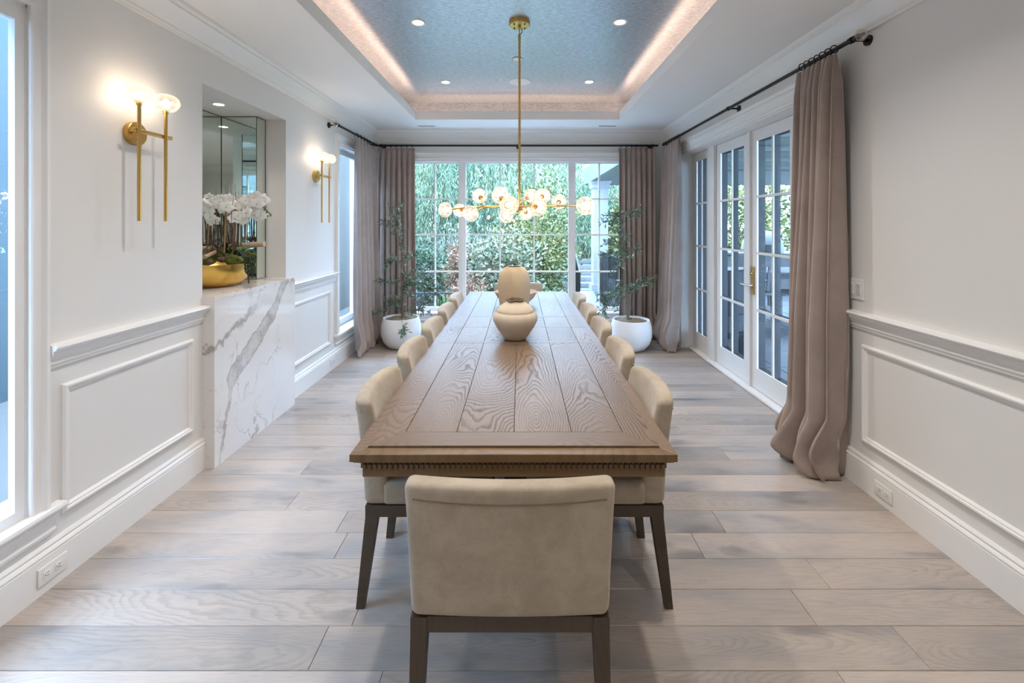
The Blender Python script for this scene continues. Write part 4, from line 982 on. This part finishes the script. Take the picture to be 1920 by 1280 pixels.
for k, (x, y_, dy) in enumerate(spots):
    f = link('flower', fl, oa, OP(x, y_, dy)); d = Vector((rr.uniform(-.3, .9), -1+rr.uniform(-.2, .5), rr.uniform(-.35, .35)))
    f.rotation_mode = 'QUATERNION'; f.rotation_quaternion = d.to_track_quat('Z', 'Y') @ Matrix.Rotation(rr.uniform(-.5, .5), 3, 'Z').to_quaternion()
    s = rr.uniform(0.85, 1.2); f.scale = (s, s, s); q_ = link('flower_lip', lp, f); q_.scale = (0.6, 0.6, 0.7)
for px, py in ((496, 393), (500, 398), (507, 404), (502, 405), (493, 385), (488, 388), (389, 395)):
    MB().lathe([(0.001, -0.009), (0.006, -0.004), (0.007, 0.003), (0.001, 0.010)], tuple(OP(px, py)), 8).obj('bud', M['succulent'], oa, smooth=80)
# broad dark leaves, a rosette and trailing pearls
def strap_leaf(p, d, L, w, mat):
    d = Vector(d).normalized(); s = d.cross(Vector((0, 0, 1))).normalized(); rows = []
    for i in range(7):
        f = i/6; c = Vector(p)+d*L*f+Vector((0, 0, 0.05*math.sin(PI*f)-0.03*f)); ww = w*math.sin(PI*min(0.97, 0.12+0.85*f))
        rows.append([c-s*ww+Vector((0, 0, .004)), c, c+s*ww+Vector((0, 0, .004))])
    MB().loops(rows, False, False).obj('leaf', mat, oa, smooth=80)
for p, d, L, w in ((OP(425, 475), (.3, -1, .7), .16, .024), (OP(440, 478), (1, -.7, .1), .15, .026), (OP(430, 476), (.8, -.3, .5), .13, .02), (OP(415, 474), (-.4, -1, .4), .14, .022), (OP(462, 478), (1, -.3, .2), .10, .02), (OP(450, 480), (.9, -.9, -.1), .14, .024)): strap_leaf(p, d, L, w, M['darkgreen'])
rc = OP(455, 470, -.12)
for k in range(16):
    a = k*2.4; e = 0.25+k*0.07; dd = Vector((math.cos(a)*math.cos(e), math.sin(a)*math.cos(e), math.sin(e))); L = 0.055-0.002*k; s = dd.orthogonal().normalized(); u = dd.cross(s)
    MB().loops([[rc+dd*L*f+s*w*math.cos(q)+u*w*0.5*math.sin(q) for q in [2*PI*j/6 for j in range(6)]] for f, w in ((0, .004), (.4, .010), (.75, .011), (1, .002))]).obj('rosette_leaf', M['succulent'], oa, smooth=80)
pb = MB()
for k in range(9):
    x = 459+k*2.3; y1 = rr.uniform(505, 536); dy = -0.10+0.02*rr.uniform(-1, 1)
    n = int((y1-482)/2.0)
    for j in range(n):
        c = OP(x+rr.uniform(-1.2, 1.2), 482+j*2.0, dy)
        if c.z < 0.012: continue
        pb.lathe([(0.001, -0.006), (0.0055, -0.002), (0.0055, 0.003), (0.001, 0.0065)], tuple(c), 6)
pb.obj('trailing_succulent', M['darkgreen'], oa, smooth=80)['kind'] = 'stuff'

# ------------------------------------------------------------------ wall plates
def outlet(x, y, z, n, label):
    t = thing('wall_outlet', label, 'outlet', (x, y, z), 0, 'baseboard outlets'); s = n
    MB().rbox(0.006, 0.118, 0.074, 0.002, (1, 1, 1), (s*0.003, 0, 0)).obj('cover_plate', M['plate'], t, smooth=40)
    for q in (-0.024, 0.024):
        f = MB().rbox(0.003, 0.034, 0.030, 0.001, (1, 1, 1), (s*0.0065, q, 0)).obj('socket', M['plate'], t, smooth=40)
        b = MB()
        for dz in (-0.006, 0.006): b.box(min(s*.0078, s*.0084), max(s*.0078, s*.0084), q-0.004, q+0.005, dz-0.001, dz+0.001)
        b.box(min(s*.0078, s*.0084), max(s*.0078, s*.0084), q-0.0115, q-0.008, -0.002, 0.002); b.obj('slot', M['hole'], f)
outlet(XL+0.0202, 1.92, 0.078, 1, 'white duplex outlet on the left baseboard below the near window')
outlet(XR-0.0202, 2.47, 0.078, -1, 'white duplex outlet on the right baseboard near the curtain')
outlet(XL+0.0202, 4.79, 0.085, 1, 'white duplex outlet on the left baseboard beyond the marble ledge')
sw = thing('light_switch', 'white two-gang light switch plate on the right wall by the curtain', 'switch', (XR, 2.70, 1.155))
MB().rbox(0.008, 0.128, 0.122, 0.002, (1, 1, 1), (-0.004, 0, 0)).obj('cover_plate', M['plate'], sw, smooth=40)
for q in (-0.03, 0.028):
    f = MB().rbox(0.004, 0.036, 0.070, 0.001, (1, 1, 1), (-0.0092, q, 0)).obj('keypad', M['plate'], sw, smooth=40)
    for dz in (-0.022, 0.0, 0.022): MB().box(-0.0135, -0.011, q-0.014, q+0.014, dz-0.008, dz+0.008).obj('button', M['cushion'], f)

# ================================================================== outside
GZ = -0.55
struct(MB().box(-30, 30, 6.6, 60, GZ-0.2, GZ).obj('lawn', M['lawn']))
struct(MB().box(-30, XL-0.4, -12, 6.6, GZ-0.2, GZ-0.001).obj('ground', M['lawn']))
struct(MB().box(8.2, 40, -12, 6.6, GZ-0.2, GZ-0.001).obj('ground', M['lawn']))
fa_ = MB()
sdw = struct(MB().box(-6.2, -6.0, -6, 9.5, GZ, 4.6).obj('wall_blue_backdrop', M['blue_backdrop']))  # added wall, made up to give the near left window its blue

MB().box(-6.0, -2.3, -3, 15.5, GZ, GZ+0.02).obj('path_pale_backdrop', M['pale_backdrop'], None, kind='structure')  # added pale strip that keeps the lower far left window bright
MB().box(-4.7, -4.3, 9.7, 15.5, GZ, 5.5).obj('wall_pale_backdrop', M['pale_backdrop'], None, kind='structure')  # added wall standing in for the bright view in the far left window
# patio
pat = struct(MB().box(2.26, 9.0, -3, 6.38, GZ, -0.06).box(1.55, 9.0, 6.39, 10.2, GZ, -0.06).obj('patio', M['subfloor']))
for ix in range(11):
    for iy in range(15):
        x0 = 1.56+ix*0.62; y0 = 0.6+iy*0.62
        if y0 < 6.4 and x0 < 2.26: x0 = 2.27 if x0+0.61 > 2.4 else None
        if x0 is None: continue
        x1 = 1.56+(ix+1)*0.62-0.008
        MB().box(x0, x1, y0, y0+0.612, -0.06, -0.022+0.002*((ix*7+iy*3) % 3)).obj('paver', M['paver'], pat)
# porch roof
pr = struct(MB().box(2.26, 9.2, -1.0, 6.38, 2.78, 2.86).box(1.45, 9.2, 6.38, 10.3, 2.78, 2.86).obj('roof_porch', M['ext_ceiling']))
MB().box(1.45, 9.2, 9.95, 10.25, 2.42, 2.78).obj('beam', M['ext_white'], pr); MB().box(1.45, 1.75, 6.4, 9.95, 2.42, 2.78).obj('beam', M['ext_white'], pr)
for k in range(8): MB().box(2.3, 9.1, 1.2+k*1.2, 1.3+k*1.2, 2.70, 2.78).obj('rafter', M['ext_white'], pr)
for i, (x, y_) in enumerate(((1.66, 9.45), (8.6, 9.95))):
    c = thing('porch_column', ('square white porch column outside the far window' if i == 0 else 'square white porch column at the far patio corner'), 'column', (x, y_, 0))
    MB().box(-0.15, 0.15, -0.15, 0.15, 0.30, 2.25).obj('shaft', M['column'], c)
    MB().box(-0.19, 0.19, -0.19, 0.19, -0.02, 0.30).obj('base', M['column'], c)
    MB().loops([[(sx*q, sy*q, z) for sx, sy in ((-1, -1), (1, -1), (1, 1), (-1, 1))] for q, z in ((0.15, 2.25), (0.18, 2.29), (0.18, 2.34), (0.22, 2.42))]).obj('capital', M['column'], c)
def railing(A, B, zA, zB, h, label, n):
    t = thing('iron_railing', label, 'railing'); A = Vector(A); B = Vector(B)
    a0 = Vector((A.x, A.y, zA)); b0 = Vector((B.x, B.y, zB)); up = Vector((0, 0, h))
    MB().tube([a0+up, b0+up], 0.022, 6).obj('top_rail', M['black'], t); MB().tube([a0+up*0.1, b0+up*0.1], 0.014, 6).obj('bottom_rail', M['black'], t)
    for k in range(n+1):
        p = a0.lerp(b0, k/n); r_ = 0.02 if k in (0, n) else 0.0085
        MB().box(p.x-r_, p.x+r_, p.y-r_, p.y+r_, p.z, p.z+h).obj('post' if k in (0, n) else 'baluster', M['black'], t)
railing((1.62, 6.75, 0), (1.62, 9.15, 0), -0.02, -0.02, 1.0, 'black iron railing on the porch edge beside the white column', 20)
railing((1.30, 9.9, 0), (1.38, 12.6, 0), -0.5, 0.35, 1.0, 'black iron stair railing climbing beyond the far window', 22)
railing((-3.2, 8.6, 0), (-1.05, 8.6, 0), GZ, GZ, 0.78, 'low black iron fence on the lawn left of the far window', 18)
railing((0.95, 9.4, 0), (1.2, 8.9, 0), GZ, GZ-0.0, 0.70, 'short black handrail on the lawn beside the stair', 3)
kw = thing('stair_wall', 'white sloping knee wall beside the porch stair', 'wall', (1.35, 8.3, 0))
MB().loops([[(-0.10, -0.9, GZ), (0.12, -0.9, GZ), (0.12, 0.9, GZ), (-0.10, 0.9, GZ)], [(-0.10, -0.9, -0.28), (0.12, -0.9, -0.28), (0.12, 0.9, 0.12), (-0.10, 0.9, 0.12)]]).obj('body', M['ext_white'], kw)
MB().loops([[(-0.13, -0.93, -0.28), (0.15, -0.93, -0.28), (0.15, 0.93, 0.12), (-0.13, 0.93, 0.12)], [(-0.13, -0.93, -0.22), (0.15, -0.93, -0.22), (0.15, 0.93, 0.18), (-0.13, 0.93, 0.18)]]).obj('cap', M['ext_white'], kw)
struct(MB().box(-3.6, 1.5, 6.38, 8.3, GZ, -0.16).obj('path_bounce_terrace', M['terrace']))  # terrace added mostly out of view to bounce sky light onto the soffit
# stone steps and bank
bank = []
m = MB(); NXB, NYB = 40, 16
gr = []
for j in range(NYB+1):
    row_ = []
    for i in range(NXB+1):
        x = -14+28*i/NXB; yy = 14.5+14*j/NYB; z = GZ-0.05+1.9*(1-math.exp(-(j/NYB)*2.2))+0.12*math.sin(1.3*x+j)+0.08*math.sin(2.9*x-j*1.7)
        row_.append((x, yy, z))
    gr.append(row_)
m.loops(gr, False, False); struct(m.obj('hill', M['mulch'], smooth=80))
st = thing('garden_steps', 'grey stone garden steps climbing the bank beyond the lawn', 'steps', (1.75, 13.6, GZ))
for k in range(6): MB().rbox(1.2, 0.4, 0.15, 0.02, (1, 1, 1), (0.12*k, 0.36*k, 0.075+0.15*k)).obj('step', M['rock'], st, smooth=40)
rr = random.Random(12)
for k in range(3):
    x = (0.95, 1.35, 2.75)[k]; yy = 14.6+rr.uniform(-.3, .8); s = rr.uniform(0.22, 0.45)
    m = MB(); m.rbox(2*s, 1.5*s, 1.1*s, 0.3*s, (2, 2, 2)); m.v = [(p[0]+rr.uniform(-.05, .05)*s*3, p[1]+rr.uniform(-.05, .05)*s*3, p[2]+rr.uniform(-.05, .05)*s*3) for p in m.v]
    o = m.obj('boulder', M['rock'], loc=(x, yy, GZ+0.3*s), label='grey boulder across the lawn, ' + ('left of the garden steps, farther one', 'just left of the garden steps', 'right of the garden steps')[k], category='rock', group='boulders along the lawn')
# plants
def cloud(rng, n, c, rad, L, wd, shell=0.55):
    d = rng.normal(size=(n, 3)); d /= np.linalg.norm(d, axis=1, keepdims=True); r = (shell+(1-shell)*rng.random(n))[:, None]
    lump = 1+0.22*np.sin(d[:, :1]*5+c[0])*np.cos(d[:, 2:3]*6+c[1])
    b_ = np.array(c)+d*r*lump*np.array(rad)
    return leaf_quads(rng, b_, d+rng.normal(size=(n, 3))*0.7, rng.uniform(L*0.6, L*1.3, n), wd)
def shrub(name, label, x, y_, z, rad, mat, n, L, seed, group=None, wd=0.28, cat='shrub'):
    rng = np.random.default_rng(seed); t = thing(name, label, cat, (x, y_, z), 0, group)
    for k in range(4): MB().tube([(0, 0, 0), (rng.normal()*rad[0]*.3, rng.normal()*rad[1]*.3, rad[2]*0.9), (rng.normal()*rad[0]*.4, rng.normal()*rad[1]*.4, rad[2]*1.4)], [0.03, 0.02, 0.008], 5).obj('stem', M['bark'], t)
    quads_obj('foliage', cloud(rng, n, (0, 0, rad[2]), rad, L, wd, 0.35), M[mat], t, kind='stuff')
sh = [('flowering_shrub', 'pale leafy shrub left of centre beyond the far window', -0.5, 11.2, (1.15, 0.8, 0.95), 'paleshrub', 5200, 0.10),
      ('nandina_shrub', 'reddish leaved shrub outside the left sash of the far window', -1.50, 10.9, (0.30, 0.4, 0.90), 'redshrub', 1500, 0.08),
      ('garden_shrub', 'yellow green shrub behind the squat vase beyond the window', 0.45, 12.2, (1.0, 0.8, 1.15), 'shrub', 4200, 0.10),
      ('garden_shrub', 'low green shrub by the lawn right of the tall jar', 0.75, 9.8, (0.42, 0.4, 0.35), 'shrub', 1500, 0.07),
      ('garden_shrub', 'dark green shrub low at left beyond the iron fence', -2.5, 11.8, (0.9, 0.8, 0.8), 'hedge', 3000, 0.10),
      ('nandina_shrub', 'red tinged low shrub below the pale shrub beyond the window', -1.15, 9.9, (0.45, 0.4, 0.5), 'redshrub', 1600, 0.07),
      ('garden_shrub', 'broad shrub on the bank behind the garden steps', 2.9, 17.0, (1.2, 0.9, 0.7), 'paleshrub', 2400, 0.11)]
for k, (nm, lb, x, yy, rad, mt, n, L) in enumerate(sh): shrub(nm, lb, x, yy, GZ, rad, mt, n, L, 40+k)
# young red-tipped tree
shrub('young_maple', 'slender yellow green young tree in front of the willow', 0.55, 13.2, GZ, (1.25, 1.0, 1.75), 'shrub', 4200, 0.12, 77, cat='tree')
# willow
def willow(x, y_, R0, Ht, n, seed, label):
    rng = np.random.default_rng(seed); t = thing('willow_tree', label, 'tree', (x, y_, GZ))
    MB().tube([(0, 0, 0), (0.15, 0.1, 2.0), (-0.1, 0.0, 4.0), (0.1, 0, 6.0)], [0.45, 0.36, 0.30, 0.2], 10).obj('trunk', M['bark'], t, smooth=60)
    for k in range(7):
        a = k*2*PI/7; MB().tube([(0, 0, 4.0), (math.cos(a)*R0*.4, math.sin(a)*R0*.4, Ht*.8), (math.cos(a)*R0*.85, math.sin(a)*R0*.85, Ht*.78)], [0.2, 0.12, 0.04], 6).obj('branch', M['bark'], t, smooth=60)
    Q = []
    for k in range(n):
        a = rng.uniform(PI*0.95, PI*2.05); rad = R0*math.sqrt(rng.uniform(0.30, 1.0))
        px, py = rad*math.cos(a), rad*math.sin(a); top = Ht*(1-0.35*(rad/R0)**2)*rng.uniform(0.55, 1.0)
        low = rng.uniform(0.35, 2.6)+0.5*(rng.random() < 0.3); nl = int((top-low)/0.055)
        if nl < 4: continue
        f = np.linspace(0, 1, nl); sway = rng.normal(size=2)*0.25
        zz = top+(low-top)*f; bx = px+sway[0]*f**1.5+0.04*np.sin(f*9+k); by = py+sway[1]*f**1.5
        B = np.stack([bx, by, zz], 1); D = np.stack([rng.normal(size=nl)*0.42, rng.normal(size=nl)*0.42, -np.ones(nl)], 1)
        Q.append(leaf_quads(rng, B, D, rng.uniform(0.12, 0.22, nl), 0.075))
    quads_obj('hanging_foliage', np.concatenate(Q), M['willow'], t, kind='stuff')
willow(-0.9, 20.0, 6.0, 8.0, 2300, 3, 'large weeping willow filling the view beyond the far window')
rr = random.Random(31)
for k in range(6):
    x = -10+k*4+rr.uniform(-.6, .6); yy = 29+rr.uniform(-1.5, 1.5)
    shrub('hedge_tree', 'dense dark green tree in the row behind the willow', x, yy, 0.6, (2.6, 1.6, 3.4), 'hedge', 2600, 0.42, 200+k, 'trees behind the willow', 0.3, 'tree')
for k, (x, yy, rad) in enumerate(((7.0, 14.5, (2.2, 1.5, 2.0)), (10.5, 13.5, (2.2, 1.8, 2.4)), (13.0, 9.5, (2.0, 2.2, 2.3)), (14.0, 5.5, (2.0, 2.2, 2.4)), (4.2, 15.5, (1.5, 1.2, 1.7)))):
    shrub('garden_tree', 'leafy garden tree beyond the porch, ' + ('behind the outdoor oven', 'right of the outdoor oven', 'past the far patio corner', 'rightmost through the near door leaf', 'behind the railing')[k], x, yy, GZ, rad, 'hedge' if k % 2 else 'shrub', 5200, 0.17, 300+k, 'trees beyond the porch', 0.3, 'tree')

# patio furniture seen through the doors
pt = thing('outdoor_table', 'weathered teak outdoor dining table on the patio', 'table', (4.55, 8.1, -0.02))
for k in range(8): MB().box(-1.2, 1.2, -0.5+k*0.126, -0.5+k*0.126+0.118, 0.71, 0.745).obj('slat', M['teak'], pt)
MB().box(-1.12, 1.12, -0.44, -0.41, 0.63, 0.709).box(-1.12, 1.12, 0.41, 0.44, 0.63, 0.709).obj('apron', M['teak'], pt)
for sx in (-1, 1):
    for sy in (-1, 1): MB().box(sx*1.08-0.04, sx*1.08+0.04, sy*0.4-0.04, sy*0.4+0.04, 0, 0.709).obj('leg', M['teak'], pt)
oc = thing('outdoor_chair', 'x', 'chair', (0, 0, 0), 0, 'patio chairs at the outdoor table')
for sx in (-1, 1):
    MB().loops([[(sx*.23-.02, -.25, 0), (sx*.23+.02, -.25, 0), (sx*.23+.02, -.21, 0), (sx*.23-.02, -.21, 0)], [(sx*.23-.02, -.22, .45), (sx*.23+.02, -.22, .45), (sx*.23+.02, -.18, .45), (sx*.23-.02, -.18, .45)], [(sx*.23-.02, -.30, .95), (sx*.23+.02, -.30, .95), (sx*.23+.02, -.27, .95), (sx*.23-.02, -.27, .95)]]).obj('leg', M['teak'], oc)
    MB().box(sx*.23-.02, sx*.23+.02, .19, .23, 0, .45).obj('leg', M['teak'], oc)
MB().rbox(0.50, 0.47, 0.05, 0.01, (1, 1, 1), (0, 0.01, 0.455)).obj('seat', M['teak'], oc, smooth=40)
for k in range(5): MB().hexa([(-.17+k*.075, -.225, .50), (-.13+k*.075, -.225, .50), (-.13+k*.075, -.205, .50), (-.17+k*.075, -.205, .50)], [(-.17+k*.075, -.295, .92), (-.13+k*.075, -.295, .92), (-.13+k*.075, -.275, .92), (-.17+k*.075, -.275, .92)]).obj('back_slat', M['teak'], oc)
MB().box(-.25, .25, -.305, -.27, .90, .97).obj('top_rail', M['teak'], oc)
spots = [(3.75, 7.35, 0, 'near side of the patio table, left'), (4.55, 7.3, 0, 'near side of the patio table, middle'), (5.35, 7.35, 0, 'near side of the patio table, right'), (3.75, 8.9, PI, 'far side of the patio table, left'), (4.55, 8.9, PI, 'far side of the patio table, middle'), (3.05, 8.1, -PI/2, 'left end of the patio table')]
for k, (x, yy, rz, lb) in enumerate(spots):
    c = oc if k == 0 else copy_tree(oc); c.location = (x, yy, -0.02); c.rotation_euler = (0, 0, rz); c['label'] = 'grey slat back outdoor chair at the ' + lb
wc = thing('wicker_armchair', 'charcoal wicker armchair with white cushion outside the sidelight', 'chair', (2.95, 6.55, -0.02), 0.5)
MB().rbox(0.66, 0.08, 0.62, 0.035, (3, 1, 3), (0, -0.31, 0.62)).obj('backrest', M['wicker'], wc, smooth=60)
MB().rbox(0.66, 0.66, 0.26, 0.03, (2, 2, 1), (0, 0, 0.20)).obj('base', M['wicker'], wc, smooth=60)
for s in (-1, 1): MB().rbox(0.08, 0.62, 0.36, 0.03, (1, 2, 1), (s*0.30, 0.0, 0.45)).obj('armrest', M['wicker'], wc, smooth=60)
MB().rbox(0.50, 0.54, 0.12, 0.04, (2, 2, 1), (0, 0.03, 0.40)).obj('cushion', M['cushion'], wc, smooth=60)
for sx in (-1, 1):
    for sy in (-1, 1): MB().box(sx*.29-.02, sx*.29+.02, sy*.29-.02, sy*.29+.02, 0, 0.075).obj('leg', M['black'], wc)
ov = thing('outdoor_oven', 'white domed outdoor oven on a counter beyond the patio table', 'oven', (5.75, 10.75, GZ))
MB().box(-0.8, 0.8, -0.45, 0.45, 0.0, 1.38).obj('counter', M['teak'], ov)
MB().box(-0.85, 0.85, -0.5, 0.5, 1.38, 1.43).obj('counter_top', M['ext_white'], ov)
MB().lathe([(0.46, 1.431), (0.46, 1.52), (0.43, 1.68), (0.34, 1.83), (0.19, 1.92), (0.001, 1.95)], (0, 0, 0), 28, cap=False).obj('dome', M['oven'], ov, smooth=60)
MB().box(-0.16, 0.16, -0.475, -0.40, 1.432, 1.62).obj('mouth', M['hole'], ov)
bk = thing('wicker_basket', 'dark wicker basket on the patio just outside the doors', 'basket', (2.62, 5.25, -0.02))
MB().lathe([(0.001, 0.0), (0.12, 0.0), (0.14, 0.10), (0.155, 0.24), (0.15, 0.25), (0.135, 0.23), (0.11, 0.03), (0.001, 0.02)], n=24, cap=False).obj('body', M['wicker'], bk, smooth=50)
MB().tube([(0.15*math.cos(a), 0.15*math.sin(a), 0.25) for a in [2*PI*k/24 for k in range(25)]], 0.010, 6).obj('rim', M['wicker'], bk, smooth=60)
